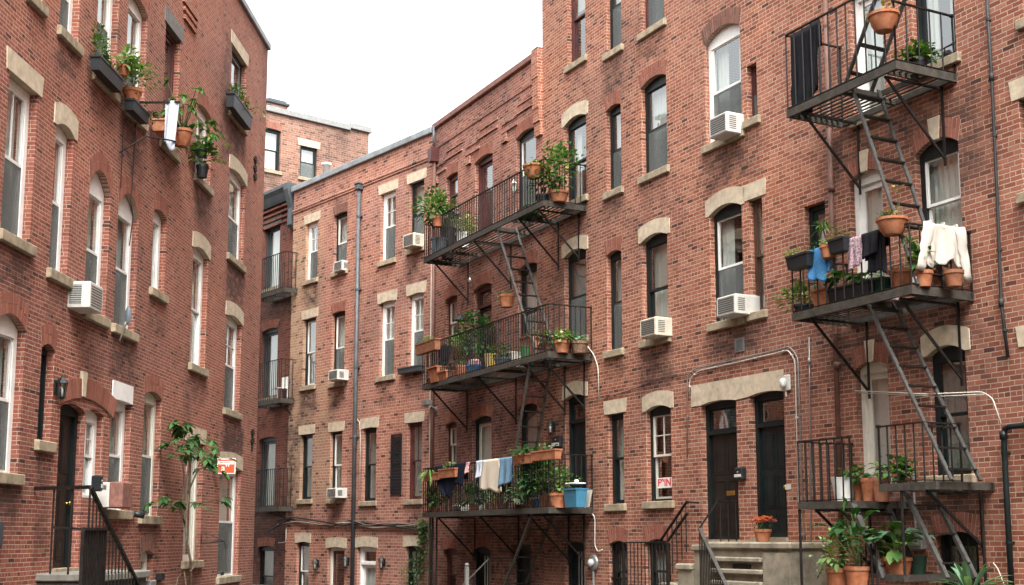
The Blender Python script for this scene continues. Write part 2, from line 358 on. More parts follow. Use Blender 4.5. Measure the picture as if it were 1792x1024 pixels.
# ------------------------------------------------------------------ buildings
class Bld:
    def __init__(s, label, pl, mat, vm=None):
        s.pl, s.mat, s.op, s.soot, s.tan = pl, mat, [], [], []
        s.vo = vm or VO
        s.e = thing("brick_building", label, "building", pl, (0, 0, 0))
    def P(s, px, py, off=0.0): return s.pl.hit(px, py, off)
    def wall(s, u0, u1, z0, z1, back=9.0, step=.24, ylo=0.0, ends=(1, 1)):
        us = {round(u0,4), round(u1,4)}; zs = {round(z0,4), round(z1,4)}
        op = [tuple(round(x,4) for x in o[:4])+(o[4],) for o in s.op]
        for a, b, c, d, r in op: us |= {max(u0,a), min(u1,b)}; zs |= {max(z0,c), min(z1,d)}
        def fill(S):
            S = sorted(S); o = [S[0]]
            for x in S[1:]:
                if x-o[-1] < 1e-4: continue
                k = max(1, int((x-o[-1])/step)); a = o[-1]
                for i in range(1, k+1): o.append(a+(x-a)*i/k)
            return o
        us, zs = fill(us), fill(zs)
        vs, fs, idx = [], [], {}
        def V(x, y, z):
            k = (round(x,4), round(y,4), round(z,4))
            if k not in idx: idx[k] = len(vs); vs.append((x, y, z))
            return idx[k]
        for i in range(len(us)-1):
            um = (us[i]+us[i+1])/2; cand = [o for o in op if o[0] < um < o[1]]
            for j in range(len(zs)-1):
                zm = (zs[j]+zs[j+1])/2
                if any(o[2] < zm < o[3] for o in cand): continue
                fs.append((V(us[i],0,zs[j]), V(us[i+1],0,zs[j]), V(us[i+1],0,zs[j+1]), V(us[i],0,zs[j+1])))
        D = .115
        for a, b, c, d, r in op:
            n = 12 if r > .01 else 1
            arc = [(a+(b-a)*i/n, d-r*((i/n*2-1)**2)) for i in range(n+1)]
            for i in range(n):
                (x0, h0), (x1, h1) = arc[i], arc[i+1]
                if r > .01:
                    f = [V(x0,0,h0), V(x1,0,h1)]
                    if abs(h1-d) > 1e-4: f.append(V(x1,0,d))
                    if abs(h0-d) > 1e-4: f.append(V(x0,0,d))
                    if len(f) > 2: fs.append(tuple(f))
                fs.append((V(x0,0,h0), V(x0,D,h0), V(x1,D,h1), V(x1,0,h1)))
            for x, t in ((a, arc[0][1]), (b, arc[-1][1])):
                fs.append((V(x,0,c), V(x,0,t), V(x,D,t), V(x,D,c)))
        # returns at both ends and the parapet's back
        for x, e in ((u0, ends[0]), (u1, ends[1])):
            if e: fs.append((V(x,0,z0), V(x,back,z0), V(x,back,z1), V(x,0,z1)))
        mb = MB(); mb.v, mb.f, mb.mi = vs, fs, [0]*len(fs)
        o = mb.build("wall", s.mat, s.e)
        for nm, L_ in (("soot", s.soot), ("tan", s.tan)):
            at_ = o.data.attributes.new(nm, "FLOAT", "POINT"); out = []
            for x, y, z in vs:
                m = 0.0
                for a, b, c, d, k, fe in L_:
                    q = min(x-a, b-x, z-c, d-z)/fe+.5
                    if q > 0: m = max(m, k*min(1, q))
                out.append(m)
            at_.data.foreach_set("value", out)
        r = MB(); r.box(u0+.02, u1-.02, .03, back, z1-.75, z1-.55); r.build("roof", ROOFM, s.e)
        b = MB(); b.box(u0+.02, u1-.02, back, back+.2, z0, z1-.75); b.build("rear_wall", INNER, s.e)
        return o

def arcpts(u0, u1, z1, r, n=12): return [(u0+(u1-u0)*i/n, z1-r*((i/n*2-1)**2)) for i in range(n+1)]

def lintel(B, par, u0, u1, z1, r, kind):
    if kind in ("S", "A", "W", "G"):
        e = .11 if kind != "W" else .0; hgt = .30; m = MB()
        bot = arcpts(u0, u1, z1-.003, r) if r > .01 else [(u0, z1-.003), (u1, z1-.003)]
        zl = z1-r-.003
        a = [(u0-e, zl)] if e else []; b = [(u1+e, zl)] if e else []
        if kind == "A":
            top = arcpts(u0-e, u1+e, z1+hgt, r*.9)
            pts = a+bot+b+top[::-1]
        else:
            k = .035 if kind == "S" else 0
            pts = a+bot+b+[(u1+e+k, z1+hgt), (u0-e-k, z1+hgt)]
        # strips, so that the curved outline stays one clean solid
        m.prism(pts, -.018, .10)
        m.build("lintel", {"W": WHITE, "G": GSTONE}.get(kind, STONE), par)
    elif kind in ("B", "D", "K"):
        hgt = .29; n = max(6, int((u1-u0+.2)/.078)); e = .08; m = MB(); back = MB()
        def edge(t):   # t in 0..1 : lower and upper points, fanned like a jack arch
            a = arcpts(u0, u1, z1-.003, r, 40); i = min(39, max(0, int(t*40))); f = t*40-i
            x = a[i][0]+(a[i+1][0]-a[i][0])*f; z = a[i][1]+(a[i+1][1]-a[i][1])*f
            x2 = (u0-e)+(u1-u0+2*e)*t; z2 = z1+hgt-r*.85*((t*2-1)**2)
            return (x, z), (x2, z2)
        for i in range(n):
            a, b = i/n+.085/n, (i+1)/n-.085/n
            (p, q), (p2, q2) = edge(a), edge(b)
            if kind == "K" and .40 < (a+b)/2 < .60: continue
            mid = ((p[0]+q[0])/2, (p[1]+q[1])/2); mid2 = ((p2[0]+q2[0])/2, (p2[1]+q2[1])/2)
            y = -.006-rnd.random()*.004
            if i % 2: m.prism([p, p2, q2, q], y, .10)
            else:
                f = .46+rnd.random()*.08
                def lp(A, B_, t): return (A[0]+(B_[0]-A[0])*t, A[1]+(B_[1]-A[1])*t)
                m.prism([p, p2, lp(p2, q2, f-.02), lp(p, q, f-.02)], y, .10); m.prism([lp(p, q, f+.02), lp(p2, q2, f+.02), q2, q], y-.001, .10)
        for i in range(16):
            (p, q), (p2, q2) = edge(i/16), edge((i+1)/16)
            back.prism([p, p2, q2, q], -.002, .095)
        k = m.build("brick_arch", VD if kind == "D" else B.vo, par); back.build("mortar_bed", MORT, par)
        if kind == "K":
            km = MB(); (p, q), (p2, q2) = edge(.41), edge(.59)
            km.prism([(p[0], p[1]-.02), (p2[0], p2[1]-.02), (q2[0]+.03, q2[1]+.05), (q[0]-.03, q[1]+.05)], -.03, .09); km.build("keystone", STONE, par)

def sash(par, u0, u1, z0, z1, y, mat, mun="", w=.05, name="sash"):
    m = MB(); m.rects(u0, u1, z0, z1, y, y+.04, w)
    gw = .02
    if "m" in mun or "v" in mun: m.box((u0+u1)/2-gw/2, (u0+u1)/2+gw/2, y+.008, y+.032, z0+w, z1-w)
    if "v" in mun: m.box(u0+w, u1-w, y+.006, y+.034, (z0+z1)/2-gw/2, (z0+z1)/2+gw/2)
    o = m.build(name, mat, par)
    g = MB(); g.add([(u0+w*.8, y+.02, z0+w*.8), (u1-w*.8, y+.02, z0+w*.8), (u1-w*.8, y+.02, z1-w*.8), (u0+w*.8, y+.02, z1-w*.8)], [(0,1,2,3)])
    g.build("pane", GLASS, par); return o

def drape(par, u0, u1, z0, z1, y, mat, wave=.03, k=9.0, name="curtain"):
    n = max(4, int((u1-u0)/.03)); vs = []; ph = rnd.random()*6
    for i in range(n+1):
        u = u0+(u1-u0)*i/n; q = y+wave*math.sin(u*k*6.28+ph)+wave*.5*math.sin(u*k*15+ph*2)
        vs += [(u, q, z0), (u, q+rnd.random()*.004, z1)]
    m = MB(); m.add(vs, [(2*i, 2*i+2, 2*i+3, 2*i+1) for i in range(n)]); return m.build(name, mat, par, True)

def window(B, xl, xr, yt, yb, lin="S", r=0.0, fr=None, sa=None, op="cs", rect=None):
    fr = fr or WHITE; sa = sa or fr; r *= .7
    ym, xm = (yt+yb)/2, (xl+xr)/2
    if rect: u0, u1, z0, z1 = rect
    else:
        u0, u1 = B.P(xl, ym)[0], B.P(xr, ym)[0]; z1, z0 = B.P(xm, yt)[1], B.P(xm, yb)[1]
    B.op.append((u0, u1, z0, z1, r))
    e = bpy.data.objects.new("window", None); COL.objects.link(e); e.parent = B.e; ORG[e.name] = (0,0,0); e.empty_display_size = .1
    lintel(B, e, u0, u1, z1, r, lin)
    D = .115; fw = .04 if u1-u0 < .5 else .11 if fr is WHITE else .09; m = MB()
    zi = z1-r-fw; a, b = u0+fw, u1-fw; zb = z0+.05
    m.box(u0-.02, a, D, D+.11, z0-.02, zi); m.box(b, u1+.02, D, D+.11, z0-.02, zi)
    m.box(a, b, D+.02, D+.112, z0-.02, zb)
    head = [(u0-.02, zi), (u1+.02, zi)]+(arcpts(u0-.02, u1+.02, z1+.02, r)[::-1] if r > .01 else [(u1+.02, z1+.02), (u0-.02, z1+.02)])
    m.prism(head, D-.001, D+.111)
    m.box(a, b, D-.014, D+.02, zi-.022, zi+.012) if r > .01 else None
    m.build("frame", fr, e)
    if "n" not in op:
        s = MB(); s.cbox(u0-.09, u1+.09, -.075, D+.04, z0-.155, z0, .012); s.build("sill", SILL, e)
        B.soot.append((u0-.1, u1+.1, z0-.15-rnd.uniform(.5, 1.0), z0-.1, rnd.uniform(.25, .75), .35))
    zm = z0+(z1-r-z0)*(.5 if "u" not in op else .44)
    y0 = D+.012; sw = .045
    if "x" in op:
        sash(e, a, b, zb, zi, y0+.02, sa, op, .07)
    else:
        sash(e, a, b, zm-.02, zi, y0, sa, op, sw, "upper_sash")
        sash(e, a, b, zb, zm+.02, y0+.042, sa, "", sw, "lower_sash")
    if "s" in op and rnd.random() > .2:
        q = MB(); q.box(a+.004, b-.004, y0+.004, y0+.010, zb, zm-.024); q.build("insect_screen", SCREEN, e)
    yc = D+.19
    if 'c' in op and 'v' not in op:
        k_ = rnd.random(); op = op.replace('c', 'c' if k_ < .45 else 'h' if k_ < .7 else 'bd' if k_ < .85 else 'bh')
    if "c" in op: drape(e, a-.1, b+.1, zb-.05, zi+.1, yc, CURT)
    if "d" in op: drape(e, a-.1, b+.1, zb-.05, zi+.1, yc, CURD)
    if "h" in op:
        w = (b-a)*.32; drape(e, a-.05, a+w, zb-.05, zi+.1, yc, CURT, .035); drape(e, b-w, b+.05, zb-.05, zi+.1, yc, CURT, .035)
    if "b" in op:
        q = MB(); q.box(a-.02, b+.02, yc-.03, yc-.02, zm+rnd.uniform(-.5, .3), zi+.1); q.build("blind", BLIND, e)
    if "g" in op:   # window guard bars
        g = MB()
        for i in range(5):
            x = u0+(u1-u0)*(i+.5)/5; g.box(x-.009, x+.009, .05, .068, z0, z1-r*.6)
        g.box(u0, u1, .046, .072, z0+(z1-z0)*.35, z0+(z1-z0)*.35+.03); g.build("window_bar", IRON, e)
    return u0, u1, z0, z1

def panels(m, u0, u1, z0, z1, y, lay):
    """raised panels; lay = rows of (fraction z0, z1, columns)"""
    for f0, f1, n in lay:
        for i in range(n):
            w = (u1-u0); a = u0+w*.12+i*(w*.76+.06)/n; b = a+(w*.76-.06*(n-1))/n
            c, d = z0+(z1-z0)*f0, z0+(z1-z0)*f1
            m.rects(a, b, c, d, y-.012, y+.01, .025); m.box(a+.05, b-.05, y-.008, y+.01, c+.05, d-.05)

def door(B, xl, xr, yt, yb, lin="", r=0.0, fr=None, leaf=None, kind="panel", trans=True, knob=BRASS, ext=None, op=""):
    fr = fr or BLACK; leaf = leaf or fr; r *= .7
    ym, xm = (yt+yb)/2, (xl+xr)/2
    u0, u1 = B.P(xl, ym)[0], B.P(xr, ym)[0]; z1, z0 = B.P(xm, yt)[1], B.P(xm, yb)[1]
    if ext is not None: z0 = ext
    B.op.append((u0, u1, z0, z1, r))
    e = bpy.data.objects.new("door", None); COL.objects.link(e); e.parent = B.e; ORG[e.name] = (0,0,0); e.empty_display_size = .1
    if lin: lintel(B, e, u0, u1, z1, r, lin)
    D = .115; fw = .085; m = MB(); zi = z1-r-fw; a, b = u0+fw, u1-fw
    m.box(u0-.02, a, D, D+.13, z0, zi); m.box(b, u1+.02, D, D+.13, z0, zi)
    head = [(u0-.02, zi), (u1+.02, zi)]+(arcpts(u0-.02, u1+.02, z1+.02, r)[::-1] if r > .01 else [(u1+.02, z1+.02), (u0-.02, z1+.02)])
    m.prism(head, D-.001, D+.131)
    zt = zi
    if trans:
        zt = z0+(zi-z0)*.80; m.box(a, b, D-.02, D+.12, zt, zt+.07)
    m.build("frame", fr, e)
    if trans: sash(e, a, b, zt+.07, zi, D+.04, fr, "", .04, "transom")
    y = D+.06; q = MB(); zs = z0+.02
    if kind == "panel":
        q.box(a, b, y, y+.045, zs, zt); panels(q, a, b, zs, zt, y, [(.05,.20,2),(.26,.56,2),(.62,.95,2)] if (zt-zs) < 3 else [(.05,.2,2),(.25,.5,2),(.55,.95,2)])
        q.build("leaf", leaf, e)
    elif kind == "glazed":
        sash(e, a, b, zs, zt, y, leaf, "", .10, "leaf"); drape(e, a-.05, b+.05, zs, zt, y+.12, CURT)
    elif kind == "glazeddark":
        sash(e, a, b, zs, zt, y, leaf, "", .10, "leaf")
    elif kind == "half":
        zq = zs+(zt-zs)*.48; q.box(a, b, y, y+.045, zs, zq); panels(q, a, b, zs, zq, y, [(.12,.88,2)])
        q.build("lower_panel", leaf, e); sash(e, a, b, zq, zt, y+.001, leaf, "", .10, "leaf"); 
        if "c" in op: drape(e, a-.05, b+.05, zq, zt, y+.1, CURT)
    elif kind == "barred":
        zq = zs+(zt-zs)*.40; q.box(a, b, y, y+.045, zs, zq)
        for i in range(6):
            x = a+(b-a)*(i+.5)/6; q.box(x-.012, x+.012, y, y+.03, zq, zt-.05)
        q.box(a, a+.08, y, y+.045, zq, zt); q.box(b-.08, b, y, y+.045, zq, zt); q.box(a+.08, b-.08, y+.002, y+.043, zt-.08, zt)
        q.build("leaf", leaf, e); drape(e, a+.05, b-.05, zq, zt-.05, y+.1, CURT, .02)
    if knob:
        k = MB(); x = b-.09; z = z0+min(1.0, (zt-z0)*.45)
        k.lathe([(.02,0),(.02,.02),(.014,.025),(.014,.045),(.03,.055),(.034,.07),(.028,.085),(0,.09)], seg=12)
        k.v = [(x+p[0], y-p[2], z+p[1]) for p in k.v]; k.build("knob", knob, e, True)
    if "n" not in op:
        s = MB(); s.box(u0-.02, u1+.02, -.06, D+.2, z0-.09, z0+.018); s.build("threshold", SILL, e)
    door.last = e
    return u0, u1, z0, z1

def coping(B, u0, u1, z, hgt, proj, mat, depth=.45, name="coping"):
    m = MB(); m.cbox(u0, u1, -proj, depth, z, z+hgt, .02); return m.build(name, mat, B.e)
def band(B, u0, u1, z, hgt, proj, mat=None, name="brick_course"):
    m = MB(); m.box(u0, u1, -proj, .02, z, z+hgt); return m.build(name, mat or B.mat, B.e)

# ---- left house
BL = Bld("long red brick row house on the left with white sash windows", L, ML)
w = window
w(BL, 55, 79, -190, 4, "S", 0, WHITE, op="s")
w(BL, 107, 141, -95, 68, "B", .12, WHITE, op="cs")
w(BL, 170, 207, -70, 150, "S", 0, WHITE, op="cs")
w(BL, 221, 256, -8, 203, "B", .18, WHITE, op="cs")
w(BL, 286, 313, 50, 262, "G", 0, MAROON, op="x")
w(BL, 343, 370, 187, 320, "B", .12, WHITE, op="cs")
w(BL, 404, 430, 93, 212, "S", 0, BLACK, GREYP, op="s")
w(BL, 8, 60, 138, 420, "S", 0, WHITE, op="hms")
w(BL, 92, 124, 214, 482, "A", .14, WHITE, op="cs")
w(BL, 152, 190, 294, 552, "B", .42, WHITE, op="cs")
w(BL, 203, 240, 336, 578, "B", .42, WHITE, op="cs")
w(BL, 266, 290, 366, 512, "B", .14, WHITE, op="cx")
w(BL, 335, 362, 432, 643, "A", .14, WHITE, op="cs")
w(BL, 400, 428, 300, 457, "A", .14, WHITE, op="hs")
w(BL, -14, 39, 546, 828, "B", .22, WHITE, op="cs")
w(BL, 69, 92, 600, 773, "B", .12, BLACK, op="x")
d_l = door(BL, 99, 143, 705, 996, "", .12, BLACK, DOORB, trans=False, op="")
w(BL, 147, 179, 716, 872, "", .10, WHITE, op="vcn")
w(BL, 191, 227, 700, 893, "W", .02, WHITE, op="cs")
w(BL, 249, 280, 684, 903, "B", .14, CREAM, op="cs")
w(BL, 323, 353, 773, 981, "S", 0, CREAM, op="cx")
w(BL, 383, 419, 814, 1008, "A", .10, WHITE, op="hs")
w(BL, 394, 421, 552, 720, "A", .12, WHITE, op="vs")
w(BL, 245, 267, 963, 1060, "D", .12, CREAM, op="cn")
for q in (-17.6, -20.4, -23.2):
    for z_ in (2.3, 5.5, 9.0): w(BL, 0, 0, 0, 0, 'S', 0, WHITE, op='cs', rect=(q, q+1.0, z_, z_+2.1))
BL.soot += [(*sorted((BL.P(395,500)[0], BL.P(426,500)[0])), BL.P(410,535)[1], BL.P(410,475)[1], .8, .3),
            (*sorted((BL.P(390,765)[0], BL.P(425,765)[0])), BL.P(408,800)[1], BL.P(408,742)[1], 1.0, .2),
            (*sorted((BL.P(62,900)[0], BL.P(82,900)[0])), BL.P(70,985)[1], BL.P(75,795)[1], .9, .3),
            (*sorted((BL.P(385,200)[0], BL.P(402,200)[0])), BL.P(393,290)[1], BL.P(393,30)[1], .55, .5),
            (*sorted((BL.P(325,600)[0], BL.P(338,600)[0])), BL.P(330,760)[1], BL.P(330,610)[1], .5, .4)]
zr = BL.P(461, 74)[1]; uL1 = BL.P(457, 500)[0]; uL0 = -43.0
BL.wall(uL0, uL1, -.2, zr, 9.0)
m = MB(); m.box(uL1+.01, uL1+11.3, 2.75, 9, -.2, zr-.2); m.build('unseen_shade_wing', ML, BL.e)  # unseen wing, added to cut the sky light reaching the gap
coping(BL, uL0-.1, uL1+.06, zr, .17, .07, GREYP)
# segmental brick hood over the left door and its sidelight
m = MB(); ua, ub = BL.P(104, 690)[0], BL.P(196, 740)[0]; zc = BL.P(150, 664)[1]
bk = MB(); N = 22
for i in range(N):
    t0, t1 = i/N+.003, (i+1)/N-.003
    def ap(t, up): return (ua+(ub-ua)*t+(t-.5)*.3*up, zc-.30+.30*up-.20*(t*2-1)**2)
    m.prism([ap(t0,0), ap(t0,1), ap(t1,1), ap(t1,0)], -.03, .05); bk.prism([ap(i/N,0), ap(i/N,.99), ap((i+1)/N,.99), ap((i+1)/N,0)], -.022, .04)
bk.build("mortar_bed", MORT, m.build("brick_arch", VO, BL.e))
km = MB(); kc = BL.P(144, 660)[0]; km.prism([(kc-.06, zc-.29), (kc+.06, zc-.29), (kc+.10, zc+.10), (kc-.10, zc+.10)], -.05, .03); km.build("keystone", STONE, BL.e)
# corbel block near the roof
m = MB(); uc, zz = BL.P(332, 12)
for i in range(3): m.box(uc-.5+i*.05, uc+.5-i*.05, -.05-.0*i, .01, zz-.1-i*.16, zz-.02-i*.16)
m.build("corbel", ML, BL.e)

# ---- middle house (M1)
B1 = Bld("pinkish brick house at the alley's bend with a grey downpipe on its face", M, MM1)
w(B1, 535, 556, 389, 489, "S", 0, WHITE, op="vs")
w(B1, 584, 607, 372, 474, "D", .06, BLACK, WHITE, op="cs")
w(B1, 666, 692, 336, 455, "S", 0, WHITE, op="hvs")
w(B1, 716, 742, 317, 434, "S", 0, BLACK, op="cs")
w(B1, 530, 552, 557, 675, "S", 0, BLACK, WHITE, op="ds")
w(B1, 580, 603, 545, 669, "B", .06, BLACK, WHITE, op="cs")
w(B1, 664, 690, 527, 658, "S", .05, WHITE, op="cvs")
w(B1, 715, 741, 513, 642, "S", .05, WHITE, op="cvs")
w(B1, 525, 546, 760, 874, "S", 0, BLACK, op="ds")
w(B1, 577, 598, 755, 873, "S", 0, BLACK, WHITE, op="ds")
w(B1, 634, 658, 748, 877, "S", .04, BLACK, op="d")
w(B1, 712, 738, 739, 874, "S", .0, MAROON, op="dm")
w(B1, 518, 540, 948, 1050, "A", .05, BLACK, WHITE, op="d")
door(B1, 572, 602, 957, 1090, "A", .06, CREAM, MAROON, "glazeddark", False, None, op="n")
door(B1, 624, 657, 956, 1090, "A", .06, WHITE, WHITE, "half", True, None, op="nc")
w(B1, 709, 734, 955, 1050, "A", .05, BLACK, op="cv")
uM0, uM1 = B1.P(508, 600)[0], B1.P(756.5, 600)[0]
zr1 = B1.P(635, 286)[1]
B1.tan += [(uM0-3, uM0+1.5, 2.5, zr1-1.6, 1.0, 1.0), (uM0+1.0, uM0+3.6, 2.2, 7.5, .5, 1.4), (uM0-1, uM0+2.4, 7, zr1-.6, .5, 1.0)]
B1.soot += [(B1.P(600,400)[0]-.8, B1.P(600,400)[0]+.5, zr1-1.9, zr1-.2, .55, .8), (uM0-.3, uM0+.9, 2.0, 5.6, .6, .8)]
B1.wall(uM0, uM1, -.2, zr1, 8.0, ends=(1, 0))
coping(B1, uM0-.05, uM1-.03, zr1, .20, .10, GREYP)
band(B1, uM0, uM1, zr1-.80, .075, .03); band(B1, uM0, uM1, zr1-.725, .075, .055)

# ---- recessed house F in the corner
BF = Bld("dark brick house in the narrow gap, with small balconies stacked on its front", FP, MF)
door(BF, 461, 489, 395, 505, "G", 0, LEAD, LEAD, "glazed", False, None)
door(BF, 457, 485, 575, 697, "B", .08, LEAD, LEAD, "glazed", False, None)
door(BF, 452, 481, 765, 890, "B", .08, LEAD, LEAD, "glazed", False, None)
w(BF, 450, 478, 955, 1060, "B", .08, BLACK, op="d")
uF0, uF1 = BF.P(380, 600)[0], BF.P(508, 600)[0]+.3
zf = BF.P(508, 334)[1]
BF.soot += [(uF0, uF1, 0, 3.4, .8, 2.0), (uF0, uF1, BF.P(480,560)[1], BF.P(480,505)[1], .7, .4)]  # painted shade: darker at the gap's foot and below the top balcony
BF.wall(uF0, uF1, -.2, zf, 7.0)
m = MB(); m.prism([(-.42, zf+.12), (-.42, zf+.02), (-.30, zf-.10), (-.22, zf-.28), (-.16, zf-.38), (.3, zf-.38), (.3, zf+.12)], 0, 1)
m.v = [(uF0 if p[1] < .5 else uF1-.32, p[0], p[2]) for p in m.v]; m.build("cornice", LEAD, BF.e)
for k in range(4): band(BF, uF0, uF1-.3, zf-.52-k*.19, .075, .12-.025*k)
m = MB(); m.prism([(-.42, zf+.125), (-.42, zf-.1), (-.22, zf-.75), (-.24, zf-1.35), (-.10, zf-1.5), (.06, zf-1.5), (.06, zf+.125)], 0, 1)
m.v = [(uF1-.319 if p[1] < .5 else uF1-.03, p[0], p[2]) for p in m.v]; m.build("cornice_bracket", LEAD, BF.e)

# ---- taller house behind (B)
BB = Bld("taller brick house rising behind the roofline with a pale flat coping", BP, MBK)
w(BB, 452, 491, 224, 297, "B", .05, BLACK, op="c")
w(BB, 525, 555, 257, 312, "S", 0, BLACK, op="cs")
uB0, uB1 = BB.P(300, 260)[0], BB.P(645, 260)[0]; zb0 = BB.P(560, 217)[1]
BB.wall(uB0, uB1, -.2, zb0, 9.0)
us = BB.P(612, 225)[0]
coping(BB, uB0-.1, us, zb0, .26, .12, STEEL); coping(BB, us+.002, uB1+.1, zb0+.1, .26, .13, STEEL)
m = MB(); m.box(us, uB1, 0, .4, zb0, zb0+.1); m.build("parapet_step", MBK, BB.e)
ch = thing("chimney", "small brick chimney with dark cap above the back house", "chimney", BP, (BB.P(497, 203)[0], .9, zb0-.3))
uc = ORG[ch.name][0]
m = MB(); m.box(uc-.5, uc+.5, .6, 1.3, zb0-.5, zb0+.66); m.build("stack", MBK, ch)
m = MB(); m.cbox(uc-.58, uc+.58, .52, 1.38, zb0+.66, zb0+.80, .03); m.cbox(uc-.46, uc+.46, .62, 1.28, zb0+.802, zb0+.90, .03); m.build("cap", LEAD, ch)
# sloping metal-clad roof further right behind
sr = thing("roof_dormer", "grey metal sloping roof edge showing behind the white coping", "roof", BP, (uB1+1.5, 3, zb0-2.6))
m = MB(); m.prism([((uB1+1.75)-.2, (zb0-.25)-3.5), ((uB1+1.75)-.2, (zb0-.25)+.05), ((uB1+1.75)+.5, (zb0-.25)+.05), ((uB1+1.75)+2.0, (zb0-.25)-1.1), ((uB1+1.75)+2.0, (zb0-.25)-3.5)], 2.0, 6.0); m.build("dormer_wall", MBK, sr)
m = MB(); m.prism([((uB1+1.75)-.2, (zb0-.25)+.06), ((uB1+1.75)+.5, (zb0-.25)+.06), ((uB1+1.75)+2.1, (zb0-.25)-1.15), ((uB1+1.75)+2.1, (zb0-.25)-.9), ((uB1+1.75)+.55, (zb0-.25)+.3), ((uB1+1.75)-.2, (zb0-.25)+.3)], 1.8, 6.1); m.build("roof_edge", GREYP, sr)
m = MB(); m.prism([((uB1+1.75)+.6, (zb0-.25)-3.5), ((uB1+1.75)+.6, (zb0-.25)-.3), ((uB1+1.75)+3.5, (zb0-.25)-1.0), ((uB1+1.75)+3.5, (zb0-.25)-3.5)], 6.2, 8); m.build("rear_wall", MBK, sr)
vp = MB(); vu, vz = BB.P(571, 301, -5); vp.lathe([(.14,-.8),(.14,.25),(.2,.26),(.2,.34),(0,.36)], (vu, -5, vz), 14)
solo(vp, "roof_vent", WHITE, "small round white vent pipe on the roof below the back house windows", "vent pipe", BP, (vu, -5, vz-.8), smooth=True)

# ---- house with the middle fire escape (M2) and the tall right house (R): one plane
u_j, u_s, u_e = R.hit(757, 600)[0], R.hit(951, 600)[0], 36.0
B2 = Bld("red brick house with corbelled parapet behind the plant-filled middle balconies", R, MM2)
w(B2, 781, 801, 304, 372, "B", .07, MAROON, op="c")
dm = door(B2, 831, 862, 272, 404, "B", .12, MAROON, MAROON, "half", False, None, op="")
w(B2, 903, 938, 227, 366, "B", .14, BLACK, WHITE, op="s")
w(B2, 779, 800, 518, 606, "B", .08, MAROON, CREAM, op="c")
door(B2, 829, 860, 497, 650, "B", .12, MAROON, BLACK, "half", True, None)
w(B2, 906, 940, 461, 622, "B", .13, BLACK, op="c")
w(B2, 779, 799, 738, 814, "B", .08, MAROON, CREAM, op="c")
door(B2, 826, 860, 728, 900, "B", .12, BLACK, CREAM, "glazed", False, None)
w(B2, 906, 940, 706, 872, "B", .12, BLACK, op="d")
w(B2, 776, 800, 959, 1050, "B", .08, MAROON, op="")
door(B2, 826, 858, 956, 1080, "B", .12, BLACK, BLACK, "barred", False, None, op="n")
door(B2, 897, 929, 953, 1080, "", .05, BLACK, BLACK, "panel", False, None, op="n")
zr2 = B2.P(850, 165)[1]
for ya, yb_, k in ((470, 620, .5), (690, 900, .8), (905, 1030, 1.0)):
    B2.soot.append((u_j+.3, u_s+3, B2.P(860, yb_)[1], B2.P(860, ya)[1], k*.55, .8))  # shade below each balcony, painted into the brick colour
B2.wall(u_j, u_s, -.2, zr2, 8.0)
coping(B2, u_j-.02, u_s-.02, zr2, .17, .09, plain("brown_coping", (.20,.095,.072), .8, scale=4, bump=.3))
n3 = (u_s-u_j)/3
for k in range(3):      # stepped brick frieze, dropping at the piers
    a, b = u_j+n3*k, u_j+n3*(k+1)
    band(B2, a, b, zr2-.62, .075, .03); band(B2, a+.9, b-.25, zr2-.95, .075, .03)
    band(B2, a, a+.9, zr2-1.22, .075, .03); band(B2, a, a+.9, zr2-1.45, .075, .045)
    band(B2, a+.02, a+.35, zr2-1.72, .22, .07); band(B2, b-1.5, b-.25, zr2-1.18, .075, .045)
m = MB()
for i, (zz, p) in enumerate(((.17, .16), (-.6, .14), (-1.4, .12), (-1.75, .08))): m.box(u_s-.30, u_s+.02, -p, .01, zr2+zz-(.77 if i == 0 else .8 if i == 1 else .35), zr2+zz-.002*i)
m.build("corbelled_pier", MR, B2.e)

BR = Bld("tall red brick house on the right with twin front doors under one stone lintel", R, MR)
w(BR, 993, 1024, -60, 108, "B", .1, MAROON, op="b")
w(BR, 1060, 1087, -80, 88, "B", .1, BLACK, op="cs")
w(BR, 1121, 1161, -130, 48, "B", .12, MAROON, BLACK, op="cs")
w(BR, 988, 1026, 203, 350, "A", .16, BLACK, op="hs")
w(BR, 1061, 1087, 183, 333, "B", .1, BLACK, op="cs")
w(BR, 1122, 1167, 133, 301, "B", .17, BLACK, op="cs")
w(BR, 1233, 1297, 44, 243, "D", .26, WHITE, op="hs")
w(BR, 1307, 1325, 112, 208, "", 0, MAROON, op="s")
w(BR, 988, 1026, 436, 592, "A", .15, BLACK, op="ds")
w(BR, 1062, 1088, 438, 613, "B", .1, BLACK, op="cs")
w(BR, 1124, 1169, 408, 592, "A", .15, BLACK, op="cb")
w(BR, 1243, 1300, 356, 561, "A", .19, BLACK, WHITE, op="hs")
w(BR, 1312, 1336, 345, 546, "S", 0, BROWN, op="c")
door(BR, 989, 1025, 690, 889, "A", .12, BLACK, DOORG, "panel", True, None)
w(BR, 1064, 1092, 723, 882, "S", 0, BLACK, op="c")
w(BR, 1131, 1175, 709, 877, "A", .13, BLACK, CREAM, op="v")
d1 = door(BR, 1229, 1291, 700, 946, "", .07, BLACK, DOORB, "panel", True, None)
_k = MB(); _p = R.at(1270, 863, .05); _k.cbox(_p.x-.13, _p.x+.13, .160, .174, _p.z-.045, _p.z+.045, .006); _k.box(_p.x-.10, _p.x+.10, .157, .1605, _p.z-.012, _p.z+.014)
_k.build("mail_slot", BRASS, door.last)
d2 = door(BR, 1315, 1375, 684, 942, "", .07, BLACK, DOORG, "panel", True, BRASS)
door(BR, 988, 1024, 948, 1080, "", .08, BLACK, BLACK, "barred", False, None, op="n")
w(BR, 1066, 1098, 946, 1050, "B", .12, BLACK, op="cg")
w(BR, 1130, 1174, 943, 1050, "B", .14, BLACK, op="h")
